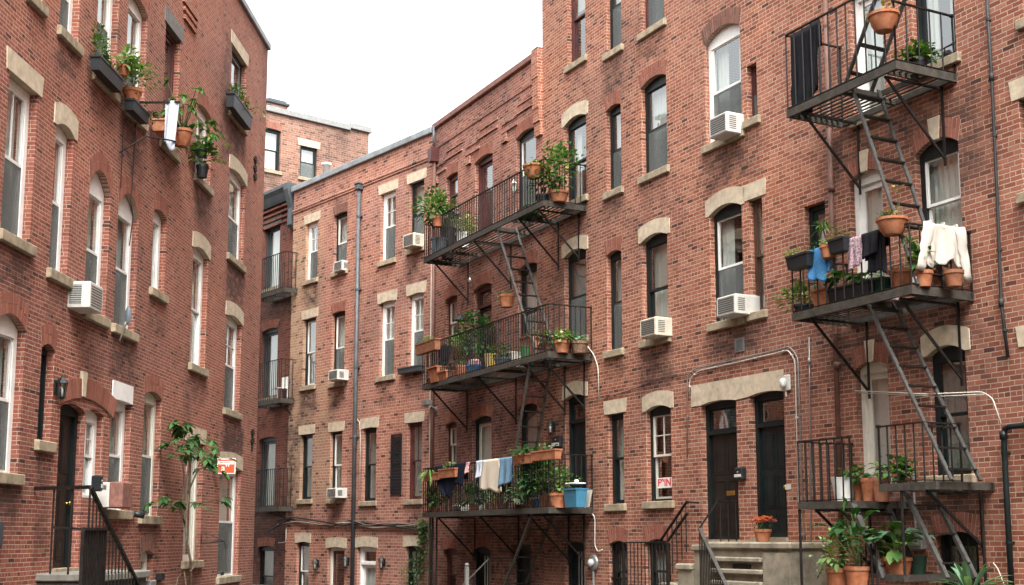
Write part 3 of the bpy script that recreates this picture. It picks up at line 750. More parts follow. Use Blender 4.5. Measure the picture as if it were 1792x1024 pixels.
dt = door(BR, 1489, 1546, -30, 205, "B", .15, WHITE, WHITE, "glazed", False, None)
w(BR, 1593, 1669, -120, 113, "B", .2, BLACK, op="hx")
w(BR, 1408, 1445, 356, 445, "", 0, BLACK, op="cx")
door(BR, 1489, 1547, 296, 512, "K", .17, WHITE, WHITE, "glazed", False, None)
w(BR, 1603, 1681, 240, 425, "K", .24, BLACK, WHITE, op="cu")
door(BR, 1500, 1557, 630, 850, "K", .16, CREAM, CREAM, "glazed", False, None)
w(BR, 1627, 1694, 603, 832, "A", .18, BLACK, op="d")
w(BR, 1640, 1714, 930, 1060, "B", .12, BLACK, op="dg")
w(BR, 1786, 1850, -90, 22, "S", 0, BLACK, op="cs")
w(BR, 1786, 1850, 160, 330, "S", 0, BLACK, op="cs")
w(BR, 1800, 1860, 600, 800, "S", 0, BLACK, op="cs")
for q in (12.3, 15.2, 18.1):
    for z_ in (2.5, 5.9, 9.3, 12.7): w(BR, 0, 0, 0, 0, 'S', 0, BLACK, op='cs', rect=(q, q+1.0, z_, z_+2.1))
# one stone lintel across both front doors
m = MB(); ua, ub = d1[0]-.30, d2[1]+.02; zt = BR.P(1290, 661)[1]
bot = [(ua, d1[3]-.049-.003)]+arcpts(d1[0], d1[1], d1[3]-.003, .049)+arcpts(d2[0], d2[1], d2[3]-.003, .049)
pts = bot+[(ub+.001, zt), (ua, zt)]
m.prism(pts, -.02, .10); m.build("lintel", STONE, BR.e)
BR.op.append((0, .001, 30, 30.1, 0))
ur = lambda x, y: BR.P(x, y)[0]
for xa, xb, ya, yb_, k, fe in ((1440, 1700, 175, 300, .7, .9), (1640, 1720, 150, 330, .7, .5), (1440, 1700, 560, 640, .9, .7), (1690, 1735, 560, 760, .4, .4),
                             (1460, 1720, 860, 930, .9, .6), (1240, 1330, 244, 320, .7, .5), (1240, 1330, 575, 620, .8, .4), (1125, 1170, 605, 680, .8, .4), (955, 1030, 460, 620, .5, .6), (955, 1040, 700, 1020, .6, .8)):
    BR.soot.append((ur(xa, (ya+yb_)/2), ur(xb, (ya+yb_)/2), BR.P((xa+xb)/2, yb_)[1], BR.P((xa+xb)/2, ya)[1], k, fe))  # soot below sills, plus painted-in shade beneath the fire-escape balconies
BR.wall(u_s, u_e, -.2, 18.2, 9.0)
coping(BR, u_s-.1, u_e+.1, 18.2, .25, .15, GREYP)

# ---- unseen house added behind the viewer to darken the lower walls
CP_ = Plane(896, (0, 0)); CP_.d, CP_.n, CP_.P, CP_.ang = (-1, 0), (0, -1), (9.0, -11.0), math.pi
BC = Bld("plain red brick house closing the alley behind the viewer", CP_, MR)
for i in range(7):
    for k in range(4):
        x, z = -15+i*5.0, 1.3+k*3.4
        BC.op.append((x, x+1.1, z, z+2.0, .12))
BC.wall(-20, 18, -.2, 15.0, 8.0)
for a_ in BC.op:
    e = bpy.data.objects.new("window", None); COL.objects.link(e); e.parent = BC.e; ORG[e.name] = (0,0,0)
    sash(e, a_[0], a_[1], a_[2], a_[3], .12, WHITE, "", .08); s_ = MB(); s_.box(a_[0]-.1, a_[1]+.1, -.06, .1, a_[2]-.15, a_[2]); s_.build("sill", SILL, e)
# ------------------------------------------------------------------ ground and sky
m = MB(); m.add([(-400,-300,0),(400,-300,0),(400,600,0),(-400,600,0)], [(0,1,2,3)])
g = m.build("ground", CONC, None, org=(0,0,0)); g["kind"] = "structure"; g["label"] = "paved alley floor"

SUN_EL, SUN_AZ = math.radians(55), math.radians(168)
wd = bpy.data.worlds.new("World"); sc.world = wd; wd.use_nodes = True; t = wd.node_tree; t.nodes.clear()
sky = t.nodes.new("ShaderNodeTexSky"); sky.sky_type = "NISHITA"; sky.sun_disc = False
sky.sun_elevation = SUN_EL; sky.sun_rotation = SUN_AZ; sky.air_density = 1.0; sky.dust_density = 6.0; sky.ozone_density = 1.0
hs = t.nodes.new("ShaderNodeHueSaturation"); hs.inputs["Saturation"].default_value = .10
bg = t.nodes.new("ShaderNodeBackground"); bg.inputs[1].default_value = .15
wo = t.nodes.new("ShaderNodeOutputWorld")
t.links.new(sky.outputs[0], hs.inputs["Color"]); t.links.new(hs.outputs[0], bg.inputs[0]); t.links.new(bg.outputs[0], wo.inputs[0])
sd = bpy.data.lights.new("sun", "SUN"); sd.energy = 0.5; sd.angle = math.radians(25); sd.color = (1, .965, .91)
so = bpy.data.objects.new("sun", sd); COL.objects.link(so)
dv = Vector((math.sin(SUN_AZ)*math.cos(SUN_EL), math.cos(SUN_AZ)*math.cos(SUN_EL), math.sin(SUN_EL)))
so.rotation_euler = dv.to_track_quat("Z", "Y").to_euler(); so.location = (0, 0, 40)
sc.view_settings.view_transform = "Standard"; sc.view_settings.look = "None"; sc.view_settings.exposure = 2.08; sc.view_settings.gamma = 1
sc.cycles.use_denoising = True; sc.cycles.max_bounces = 6; sc.cycles.transparent_max_bounces = 16
sc.cycles.diffuse_bounces = 4; sc.cycles.caustics_reflective = False; sc.cycles.caustics_refractive = False
# ------------------------------------------------------------------ fire escapes
def share(o, name, parent, loc):
    """a copy that shares its mesh, at LOC in the parent's coordinates"""
    c = o.copy(); c.name = name; COL.objects.link(c); c.parent = parent; og = ORG[parent.name]
    c.location = (loc[0]-og[0], loc[1]-og[1], loc[2]-og[2]); ORG[c.name] = og; return c

def platform(T, u0, u1, d, z, holes=(), thick=.12, slats=True, brk=(), beamm=None, drop=1.15):
    m = MB()
    m.box(u0, u1, -d, -d+.045, z-thick, z+.01); m.box(u0, u1, -.075, -.03, z-thick+.02, z)
    m.box(u0, u0+.045, -d+.045, -.075, z-thick, z+.009); m.box(u1-.045, u1, -d+.045, -.002, z-thick, z+.009)
    n = max(2, int((u1-u0)/1.3))
    for i in range(1, n):
        x = u0+(u1-u0)*i/n; m.box(x-.03, x+.03, -d+.045, -.075, z-.105, z-.033)
    for a, b, c, e in holes:
        m.box(a-.03, a, c, e, z-.09, z+.004); m.box(b, b+.03, c, e, z-.09, z+.004); m.box(a-.03, b+.03, e, e+.03, z-.09, z+.003)
    p = m.build("platform", beamm or BEAM, T)
    g = MB(); k = int((d-.14)/.118); y = -d+.07
    for i in range(k):
        y = -d+.09+i*.118; segs = [(u0+.045, u1-.045)]
        for a, b, c, e in holes:
            if c-.05 < y+.02 < e+.04:
                segs = [q for s in segs for q in ((s[0], min(s[1], a-.03)), (max(s[0], b+.03), s[1])) if q[1]-q[0] > .05]
        for a, b in segs: g.box(a, b, y, y+.042, z-.032, z-.021+rnd.random()*.003)
    g.build("grating", SLAT, p)
    for x in brk:
        b = MB(); b.bar((x, -d+.06, z-thick-.01), (x, -.03, z-drop), .026, .042); b.bar((x, -.022, z-.02), (x, -.022, z-drop-.12), .04, .022, (0,1,0))
        b.box(x-.02, x+.02, -d+.06, -.03, z-thick-.035, z-thick-.002); b.build("bracket", BEAM if rnd.random() < .0 else IRON, p)
    return p

_bal = {}
def railing(T, pts, z, h, sp=.13, mat=None, low=True, r=.013, bottom=True, top=.017):
    mat = mat or IRON; m = MB(); P = [(a, b, z+h) for a, b in pts]
    for i in range(len(P)-1): m.bar(P[i], P[i+1], .042, .022)
    for q in P[:1]+P[-1:]: m.box(q[0]-.025, q[0]+.025, q[1]-.025, q[1]+.025, q[2]-.02, q[2]+.025)
    if bottom:
        for i in range(len(P)-1): m.bar((P[i][0], P[i][1], z+.035), (P[i+1][0], P[i+1][1], z+.035), .03, .014)
    for q in (P[0], P[-1]): m.box(q[0]-.012, q[0]+.012, q[1]-.012, q[1]+.012, z, q[2]-.021)
    rl = m.build("railing", mat, T)
    key = (round(h, 3), mat.name)
    for i in range(len(pts)-1):
        a, b = Vector((*pts[i], 0)), Vector((*pts[i+1], 0)); n = max(1, int((b-a).length/sp))
        for k in range(n+(1 if i == len(pts)-2 else 0)):
            p = a.lerp(b, k/n)
            if key not in _bal:
                q = MB(); q.tube([(0, 0, .0), (0, 0, h-.01)], r, 6); o = q.build("baluster", mat, rl, org=(0,0,0)); og = ORG[rl.name]
                o.location = (p.x-og[0], p.y-og[1], z-og[2]); ORG[o.name] = og; _bal[key] = o
            else: share(_bal[key], "baluster", rl, (p.x, p.y, z))
    return rl

def ladder(T, ua, za, ub, zb, y0, y1, n, mat=None, ext=0.0, rmat=None, w=.03, h=.062):
    """two stringers and rungs from (ua, za) down to (ub, zb), between the depths y0 and y1"""
    mat = mat or LADM
    e = bpy.data.objects.new("ladder", None); COL.objects.link(e); e.parent = T; ORG[e.name] = ORG[T.name]; e.empty_display_size = .1
    a0 = Vector((ua, 0, za)); b0 = Vector((ub, 0, zb)); a0 = a0+(a0-b0).normalized()*ext
    for y in (y0, y1):
        m = MB(); m.bar((a0.x, y, a0.z), (b0.x, y, b0.z), w, h, (0, 1, 0)); m.build("stringer", mat, e)
    for i in range(n):
        f = (i+.5)/n; p = Vector((ua, 0, za)).lerp(b0, f)
        m = MB(); m.box(p.x-.05, p.x+.05, min(y0,y1)+.012, max(y0,y1)-.012, p.z-.012, p.z+.012); m.build("rung", rmat or IRON, e)
    return e

# ---- middle fire escape
DM = 1.15
def uh(pl, x, y, off): return pl.hit(x, y, off)[0]
zMt, zMm, zMl = 9.27, 5.74, 2.29
FM = thing("fire_escape", "black iron fire escape with three long balconies full of potted plants, at the alley's bend", "fire escape", R, (-6.5, 0, .02))
uA = [uh(R, 741, 458, -DM), uh(R, 738, 683, -DM), uh(R, 739, 909, -DM)]
uE = [-2.70, -2.50, -2.52]
lt0, lt1 = uh(R, 867, 405, -DM+.06), uh(R, 937, 620, -DM+.06)
platform(FM, uA[0], uE[0], DM, zMt, [(lt0-.15, lt0+.75, -DM+.06, -DM+.66)], brk=(uA[0]+.5, uA[0]+3.1, uA[0]+5.6, uE[0]-.35))
railing(FM, [(uA[0]+.02, -.05), (uA[0]+.02, -DM+.02), (uE[0]-.02, -DM+.02), (uE[0]-.02, -.02)], zMt, .98)
lm0, lm1 = uh(R, 928, 645, -DM+.06), uh(R, 895, 774, -DM+.06)
platform(FM, uA[1], uE[1], DM, zMm, [(lm0-.75, lm0+.15, -DM+.06, -DM+.66)], brk=(uA[1]+.5, uA[1]+3.4, uA[1]+5.9, uE[1]-.35))
railing(FM, [(uA[1]+.02, -.05), (uA[1]+.02, -DM+.02), (uE[1]-.02, -DM+.02), (uE[1]-.02, -.02)], zMm, 1.10)
plow = platform(FM, uA[2], uE[2], DM, zMl, [], brk=(uA[2]+.9, uA[2]+3.4, uA[2]+5.9, uE[2]-.4))
railing(FM, [(uA[2]+.02, -.05), (uA[2]+.02, -DM+.02), (uE[2]-.02, -DM+.02), (uE[2]-.02, -.02)], zMl, 1.18)
dk = MB(); dk.box(uA[2]+.05, uE[2]-.05, -DM+.05, -.08, zMl-.062, zMl-.040); dk.build('deck', BEAM, plow)
ladder(FM, lt0, zMt, lt1, zMm+.02, -DM+.08, -DM+.62, 10)
ladder(FM, lm0, zMm, uh(R, 884, 815, -DM+.06), zMl+.02, -DM+.08, -DM+.62, 10, BEAM)
ladder(FM, uh(R, 934, 904, -DM+.06), zMl, uh(R, 870, 1045, -DM+.06), .1, -DM+.08, -DM+.62, 7, BEAM)
for x in (752, 757, 764):       # posts below the lowest balcony
    p = R.hit(x, 960, -DM+.1+.25*(x-752)/12); m = MB(); m.tube([(p[0], -DM+.1+.25*(x-752)/12, 0), (p[0], -DM+.1+.25*(x-752)/12, zMl-.13)], .025, 8); m.build("post", IRON, FM)

# ---- right fire escape
DR = 1.25
FR = thing("fire_escape", "black iron fire escape on the tall right house, laundry and flowerpots on its balconies", "fire escape", R, (6.5, 0, .02))
zRt, zRm = 8.70, 5.26
rA = [uh(R, 1377, 222, -DR), uh(R, 1386, 566, -DR)]; rE = [8.45, 8.56]
a0 = uh(R, 1489, 163, -DR+.08); a1 = uh(R, 1601, 415, -DR+.08)
platform(FR, rA[0], rE[0], DR, zRt, [(a0-.1, a0+.75, -DR+.06, -DR+.72)], brk=(rA[0]+.35, rE[0]-.3), drop=1.25)
railing(FR, [(rA[0]+.02, -.05), (rA[0]+.02, -DR+.02), (rE[0]-.02, -DR+.02)], zRt, 1.32, .2)
railing(FR, [(rE[0]-.02, -DR+.02), (rE[0]-.02, -.02)], zRt, .95, .24)
platform(FR, rA[1], rE[1], DR, zRm, [(uh(R,1509,536,-DR)-.1, uh(R,1509,536,-DR)+.75, -DR+.06, -DR+.72)], brk=(rA[1]+.4, rE[1]-.3), drop=1.25)
railing(FR, [(rA[1]+.02, -.05), (rA[1]+.02, -DR+.02), (rE[1]-.02, -DR+.02), (rE[1]-.02, -.02)], zRm, .93, .2)
ladder(FR, a0, zRt, a1, zRm+.02, -DR+.10, -DR+.66, 9)
b0 = uh(R, 1509, 536, -DR+.08); zl2 = 2.42
ladder(FR, b0, zRm, uh(R, 1678, 836, -DR+.3), zl2+.02, -DR+.16, -DR+.72, 9, LADM)
t0 = R.hit(1530, 0, -DR+.08); t1 = uh(R, 1476, 141, -DR+.08)
k = (t0[0]-t1)/(t0[1]-zRt); ladder(FR, t1+k*3.4, zRt+3.4, t1, zRt+.02, -DR+.10, -DR+.66, 9)
# upper landing by the right-hand window, lower balcony by the door
q0, q1 = uh(R, 1538, 852, -1.15), 8.75
platform(FR, q0, q1, 1.15, zl2, [], thick=.10, brk=(q1-.25,), drop=.9)
railing(FR, [(q0+.9, -.4), (q0+.9, -1.13), (q0+.02, -1.13)], zl2, .86, .17)
p0, p1, zb = uh(R, 1396, 873, -1.2), uh(R, 1570, 868, -.25), 2.19
platform(FR, p0, p1, 1.2, zb, [], thick=.10, brk=(p0+.35, p1-.3), drop=1.0)
railing(FR, [(p0+.02, -.06), (p0+.02, -1.18), (uh(R, 1490, 867, -1.18), -1.18)], zb, .98, .15)
s0 = R.hit(1489, 877, -1.15); s1 = R.hit(1545, 1013, -1.15); ladder(FR, s0[0], s0[1], s1[0], s1[1], -1.13, -.45, 3, LADM, w=.05, h=.10)
s2 = R.hit(1584, 860, -1.0); s3 = R.hit(1658, 1012, -1.0); ladder(FR, s2[0], s2[1], s3[0], s3[1], -1.0, -.45, 3, LADM, w=.05, h=.07)
l0, l1 = uh(R, 1548, 1008, -1.15), uh(R, 1640, 1010, -.5); zlow = R.hit(1548, 1006, -1.15)[1]
platform(FR, l0, l1, 1.15, zlow, [], thick=.09)
for x, yy, za, zb_ in ((1400, -1.17, 0, zb-.1), (1571, -.25, zlow, zb), (1580, -1.12, zlow, zl2-.1), (1720, -.06, 0, zl2-.1)):
    u = uh(R, x, 920, yy); m = MB(); m.tube([(u, yy, za), (u, yy, zb_)], .022, 8); m.build("post", IRON, FR)
for i in range(4):
    u = uh(R, 1508+i*9, 1000, -1.2); m = MB(); m.tube([(u, -1.2, 0), (u, -1.2, zlow+.45)], .016, 6); m.build("post", IRON, FR)

# ---- small balconies of the recessed house
for i, (yr_, yf, xr_) in enumerate(((440, 503, 497), (628, 697, 491), (820, 887, 488))):
    z = FP.hit(xr_, yf, -.75)[1]; u1 = uh(FP, xr_, yf, -.75); u0 = u1-2.2; h = FP.hit(xr_, yr_, -.75)[1]-z
    T = thing("balcony", ["small iron balcony at the top of the dark gap, below the grey lintel", "small iron balcony with a white chair, second from the top in the dark gap", "lowest small iron balcony in the dark gap, a dark planter on it"][i], "balcony", FP, ((u0+u1)/2, 0, z-.12), "balconies on the recessed house")
    platform(T, u0, u1, .75, z, [], brk=(u1-.25,) if i else (), drop=.6, thick=.14)
    railing(T, [(u0+.02, -.73), (u1-.02, -.73), (u1-.02, -.02)], z, h, .13)
    if i == 1:
        c = thing("chair", "white chair on the second balcony in the dark gap", "chair", FP, (u1-.85, -.35, z)); x = u1-.85
        m = MB(); m.box(x-.22, x+.22, -.55, -.12, z+.42, z+.46); m.build("seat", WHTP, c)
        m = MB(); m.box(x-.22, x+.22, -.14, -.10, z+.46, z+.85); m.build("backrest", WHTP, c)
        for sx in (-.2, .2):
            for sy in (-.53, -.14): m = MB(); m.box(x+sx-.015, x+sx+.015, sy-.015, sy+.015, z, z+.42); m.build("leg", WHTP, c)

# ------------------------------------------------------------------ stoops
uS0, uS1 = uh(R, 1243, 953, -.75), uh(R, 1384, 945, -.75); zS = BR.P(1290, 946)[1]-.02
ST = thing("stoop", "brown stone stoop with steps and black handrails below the twin front doors", "stoop", R, ((uS0+uS1)/2, 0, 0))
m = MB(); m.box(uS0, uS1, -.75, -.001, 0, zS-.13); m.build("base", STOOPM, ST)
m = MB(); m.cbox(uS0-.05, uS1+.05, -.82, .10, zS-.13, zS, .03); m.build("landing_slab", STOOPM, ST)
um = uh(R, 1337, 960, -.75)
for y in (979, 1000, 1021):
    z = R.hit(1300, y, -.75)[1]; m = MB(); m.cbox(uS0+.06, um, -.85, -.751, z-.05, z+.04, .02); m.build("ledge", STOOPM, ST)
vz = R.hit(1298, 994, -.76)[1]; va, vb = uh(R, 1283, 994, -.76), uh(R, 1314, 994, -.76)
m = MB(); m.rects(va, vb, vz-.07, vz+.06, -.775, -.752, .015); m.box(va+.015, vb-.015, -.758, -.752, vz-.055, vz+.045); m.build("vent_opening", BLKP, ST)
m = MB(); m.box(um+.02, uS1-.02, -.80, -.751, 0, zS-.18); m.build("cheek_block", STOOPM, ST)
prev = uS0-.05
for i, (x, y) in enumerate(((1212, 953), (1184, 986), (1155, 1019))):
    u, z = R.hit(x, y, -.75); m = MB(); m.cbox(u, prev-.002, -.80, -.004, z-.12, z, .025); m.box(u+.05, prev-.004, -.75, -.006, 0, z-.12); m.build("step", STOOPM, ST); prev = u
def rail_run(T, pts, ends, mat=IRON, w=.05, h=.03, name="handrail"):
    m = MB()
    for i in range(len(pts)-1): m.bar(pts[i], pts[i+1], w, h)
    o = m.build(name, mat, T)
    return o
def balus(par, pts, zlow_, sp=.13, mat=IRON, r=.011):
    for i in range(len(pts)-1):
        a, b = Vector(pts[i]), Vector(pts[i+1]); n = max(1, int(((b-a)*Vector((1,1,0))).length/sp)) if True else 1
        for k in range(n+1):
            p = a.lerp(b, k/n); zl_ = zlow_(p) if callable(zlow_) else zlow_
            q = MB(); q.tube([(p.x, p.y, zl_), (p.x, p.y, p.z-.005)], r, 6); q.build("baluster", mat, par)
# left (uphill) rails
pA = [R.at(1222, 880, -.10), R.at(1202, 878, -.14), R.at(1152, 952, -.14)]
h = rail_run(ST, pA, 0)
balus(h, [R.at(1200, 881, -.14), R.at(1160, 945, -.14)], lambda p: p.z-.95, .16)
h = rail_run(ST, [R.at(1203, 898, -.30), R.at(1163, 955, -.30)], 0)
pB = [R.at(1289, 878, -.06), R.at(1256, 877, -.55), R.at(1224, 925, -.80), R.at(1275, 1034, -2.1)]
h = rail_run(ST, pB[:3], 0)
balus(h, [Vector((R.at(1287, 878, -.1).x, -.1, pB[0].z)), Vector((pB[1].x, -.5, pB[1].z))], zS, .2)
rail_run(ST, pB[2:], 0, LADM, .06, .04)
balus(h, [pB[2], pB[3]], lambda p: max(0, p.z-1.1), .17)
# area fence
fa, fb = R.at(1091, 950, -.9), R.at(1168, 949, -.9)
AF = thing("fence", "low black iron fence guarding the basement windows beside the stoop", "fence", R, ((fa.x+fb.x)/2, -.9, 0))
h = rail_run(AF, [fa, fb], 0, name="top_rail"); balus(h, [fa, fb], .25, .12); rail_run(AF, [(fa.x, -.9, .3), (fb.x, -.9, .3)], 0, name="bottom_rail")
for p in (fa, fb): m = MB(); m.box(p.x-.025, p.x+.025, -.925, -.875, 0, p.z-.016); m.build("post", IRON, AF)
# railing in front of the door below the middle fire escape
ga, gb, gc = R.at(808, 1026, -1.6), R.at(856, 977, -1.0), R.at(890, 977, -.9)
GR = thing("handrail", "black handrail with grey sloping top rail under the lowest middle balcony", "handrail", R, (gb.x, -1.0, 0))
h = rail_run(GR, [ga, gb], 0, LADM, name="sloping_rail"); h2 = rail_run(GR, [gb, gc], 0, name="top_rail"); balus(h2, [gb, gc], .2, .25); balus(h, [ga.lerp(gb,.4), gb], lambda p: max(0, p.z-.9), .3)
rail_run(GR, [(gb.x, gb.y, .35), (gc.x, gc.y, .35)], 0, name="bottom_rail")
lp = R.at(817, 988, -1.7)
m = MB(); m.cbox(lp.x-.045, lp.x+.045, -1.745, -1.655, 0, lp.z-.05, .01); m.lathe([(.03,0),(.05,.03),(.05,.06),(.03,.08),(0,.09)], (lp.x, -1.7, lp.z-.05), 12)
solo(m, "gate_post", GSTONE, "grey gatepost with round cap standing beside the sloping handrail", "post", R, (lp.x, -1.7, 0))

# left stoop
LO = -1.0
e0, e1 = uh(L, 62, 1000, 0)+.02, uh(L, 143, 1000, 0)+.25; zL = BL.P(121, 996)[1]-.03
TL = thing("stoop", "dark front stoop with black iron railing at the left house's brown door", "stoop", L, ((e0+e1)/2, 0, 0))
m = MB(); m.box(e0+.05, e1, LO+.06, -.001, 0, zL-.12); m.build("base", plain("dark_stone", (.07,.065,.055), .85, scale=5, bump=.5), TL)
m = MB(); m.cbox(e0, e1+.05, LO, .09, zL-.12, zL, .02); m.build("landing_slab", plain("worn_slate", (.20,.19,.16), .8, scale=5, bump=.4), TL)
for i in range(7):
    m = MB(); m.cbox(e1+.051+i*.30, e1+.35+i*.30, LO, -.01, max(0, zL-.32-i*.18), zL-.17-i*.18, .015); m.build("step", GSTONE, TL)
rA_ = [L.at(62, 855, -.02), L.at(158, 856, LO), L.at(250, 1040, LO)]
rA_[1].z = rA_[0].z
h = rail_run(TL, rA_, 0, IRON, .05, .05)
balus(h, [L.at(95, 856, LO*.36)*1, rA_[1]], zL, .30, r=.014)
balus(h, rA_[1:], lambda p: max(.05, p.z-1.05), .14)
rail_run(TL, [L.at(92, 923, -.34), L.at(190, 928, LO+.02)], 0, IRON, .03, .03, "middle_rail")
# iron gate panel seen edge-on next to the steps
ig = thing("gate", "dense black iron gate panel standing beside the left stoop's steps", "gate", L, (L.at(160, 930, -1.25).x, -1.25, 0))
g0, g1 = L.at(146, 926, -1.25), L.at(184, 926, -1.0)
m = MB(); m.bar(g0, g1, .06, .04); o = m.build("top_rail", IRON, ig)
n = 9
for i in range(n):
    p = g0.lerp(g1, i/(n-1)); q = MB(); q.box(p.x-.022, p.x+.022, p.y-.022, p.y+.022, .02, p.z-.02); q.build("bar", IRON, ig)
# dark sign board edge at the frame's left
m = MB(); p = L.at(-8, 930, -.05); b = L.at(4, 930, -.05); m.cbox(p.x-.4, b.x, -.07, -.012, L.hit(0, 957, -.05)[1], L.hit(0, 912, -.05)[1], .01)
solo(m, "notice_board", LEAD, "dark blank board fixed low on the left wall at the frame's edge", "board", L, (b.x, -.05, L.hit(0, 957, -.05)[1]))

# ------------------------------------------------------------------ air conditioners
def acl(pl, x1, yt, yb, label, dep, w_, brown=False):
    """unit on the left wall, seen from its near side"""
    u, z1 = pl.hit(x1, yt, -dep); z0 = pl.hit(x1, yb, -dep)[1]; a, b = u-w_/2, u+w_/2
    T = thing("air_conditioner", label, "air conditioner", pl, (u, 0, z0), "window air conditioners")
    if brown:
        m = MB(); m.cbox(a, b, -dep, -.16, z0, z1, .02); m.build("sleeve", ACBR, T); m = MB(); m.cbox(a+.01, b-.01, -.159, .24, z0+.01, z1-.01, .012); m.build("case", ACW, T)
        m = MB(); m.box(a+.006, a+.0095, -.11, -.05, z1-.13, z1-.06); m.build("badge", ACG, T); return
    m = MB(); m.cbox(a, b, -dep, .24, z0, z1, .014); m.build("case", ACW, T)
    m = MB(); m.box(a-.003, a+.002, -dep+.13, -.02, z0+.05, z1-.05); m.build("condenser", ACG, T)
    m = MB(); m.rects(-dep+.115, -.01, z0+.04, z1-.04, 0, .006, .014); m.v = [(a-.005+p[1]*.5, p[0], p[2]) for p in m.v]
    for i in range(9): z = z0+.07+(z1-z0-.14)*i/8; m.box(a-.005, a-.0032, -dep+.13, -.02, z-.003, z+.003)
    m.build("grille", ACW, T)
    m = MB()
    for i in range(8): z = z0+.06+(z1-z0-.12)*i/7; m.box(a+.05, b-.05, -dep-.004, -dep-.0005, z-.012, z+.006)
    m.build("louver", ACG, T)
def ac(pl, x0, x1, yt, yb, label, dep=.40, mat=None, front=None, hgt=None, wd_=None):
    xc, ym = (x0+x1)/2, (yt+yb)/2; u, zm = pl.hit(xc, ym, -dep); s = pl.scale(xc, ym, -dep)
    w_ = max(.40, min(.58, abs(pl.hit(x1, ym, -dep)[0]-pl.hit(x0, ym, -dep)[0]))); w_ = wd_ or w_; hh = hgt or max(.28, min(.40, (yb-yt)*s*.80)); z0, z1 = zm-hh/2, zm+hh/2; a, b = u-w_/2, u+w_/2
    T = thing("air_conditioner", label, "air conditioner", pl, (u, 0, z0), "window air conditioners")
    m = MB(); m.cbox(a, b, -dep, .24, z0, z1, .014); c = m.build("case", mat or ACW, T)
    m = MB(); m.box(a+.035, b-.035, -dep-.004, -dep+.004, z0+.035, z1-.035); m.build("condenser", front or ACG, T)
    m = MB(); m.rects(a+.025, b-.025, z0+.025, z1-.025, -dep-.014, -dep-.003, .012)
    for i in range(8):
        z = z0+.05+(hh-.10)*i/7; m.box(a+.037, b-.037, -dep-.010, -dep-.0055, z-.0022, z+.0022)
    m.build("grille", mat or ACW, T)
    for sx, x in ((-1, a), (1, b)):
        m = MB()
        for i in range(7):
            z = z0+.07+(hh-.16)*i/6; m.box(x-.003 if sx < 0 else x, x if sx < 0 else x+.003, -dep+.06, -dep+.22, z, z+.018)
        m.build("side_louver", ACG, T)
    m = MB(); m.tube([(a+.1, -dep+.1, z0), (a+.1, -dep+.06, z0-.06), (a+.13, -dep+.02, z0-.07)], .012, 6); m.build("drain_spout", CABW, T)
ac(R, 1241, 1272, 195, 243, "boxy white air conditioner under the white sash window near the top right")
ac(R, 1118, 1150, 553, 594, "white air conditioner in the dark arched window left of the vent grille", mat=ACY)
ac(R, 1253, 1288, 513, 557, "white air conditioner on the sill above the small vent grille")
ac(M, 704, 725, 405, 437, "white air conditioner beside the top left end of the upper plant balcony", mat=ACY)
ac(M, 574, 592, 645, 668, "white air conditioner in the third-floor window left of the grey downpipe")
ac(M, 571, 589, 852, 874, "white air conditioner in the second-floor window left of the grey downpipe")
ac(M, 584, 599, 458, 474, "smallest white air conditioner, in the top-floor window left of the downpipe", .2, hgt=.34)
acl(L, 170, 498, 545, "white air conditioner in the arched window of the left wall", .34, .55)
acl(L, 224, 844, 890, "boxy air conditioner with a brown textured sleeve, low on the left wall", .38, .5, True)
# ------------------------------------------------------------------ plants and pots
def leaf(mb, p, d, L_, Wd, droop=.25, n=3, fold=.25, tilt=None):
    d = Vector(d).normalized(); up = Vector((0,0,1)); sd = d.cross(up)
    sd = sd.normalized() if sd.length > .05 else Vector((1,0,0))
    if tilt: sd = (sd+up*tilt).normalized()
    nr = sd.cross(d).normalized(); vs = []; p = Vector(p)
    for i in range(n+1):
        t = i/n; c = p+d*L_*t-Vector((0,0,1))*droop*L_*t*t
        w_ = Wd*.5*(math.sin(math.pi*min(1, t*.86+.10))**.8 if i < n else .04)
        vs += [c-sd*w_+nr*fold*w_, c, c+sd*w_+nr*fold*w_]
    fs = []
    for i in range(n): a = i*3; fs += [(a,a+1,a+4,a+3), (a+1,a+2,a+5,a+4)]
    mb.add(vs, fs)
def lobed(mb, p, d, S, droop=.3):
    """big palmate leaf"""
    d = Vector(d).normalized(); sd = d.cross(Vector((0,0,1))); sd = sd.normalized() if sd.length > .05 else Vector((1,0,0))
    pts = [];  N = 7
    for k in range(N):
        a = -2.2+4.4*k/(N-1); L_ = S*(1-.35*abs(a)/2.2)
        dd = d*math.cos(a)+sd*math.sin(a)
        leaf(mb, p, dd+Vector((0,0,rnd.uniform(-.15,.1))), L_*.62, S*.26, droop, 3, .15)
def rv(): return rnd.uniform(-1, 1)
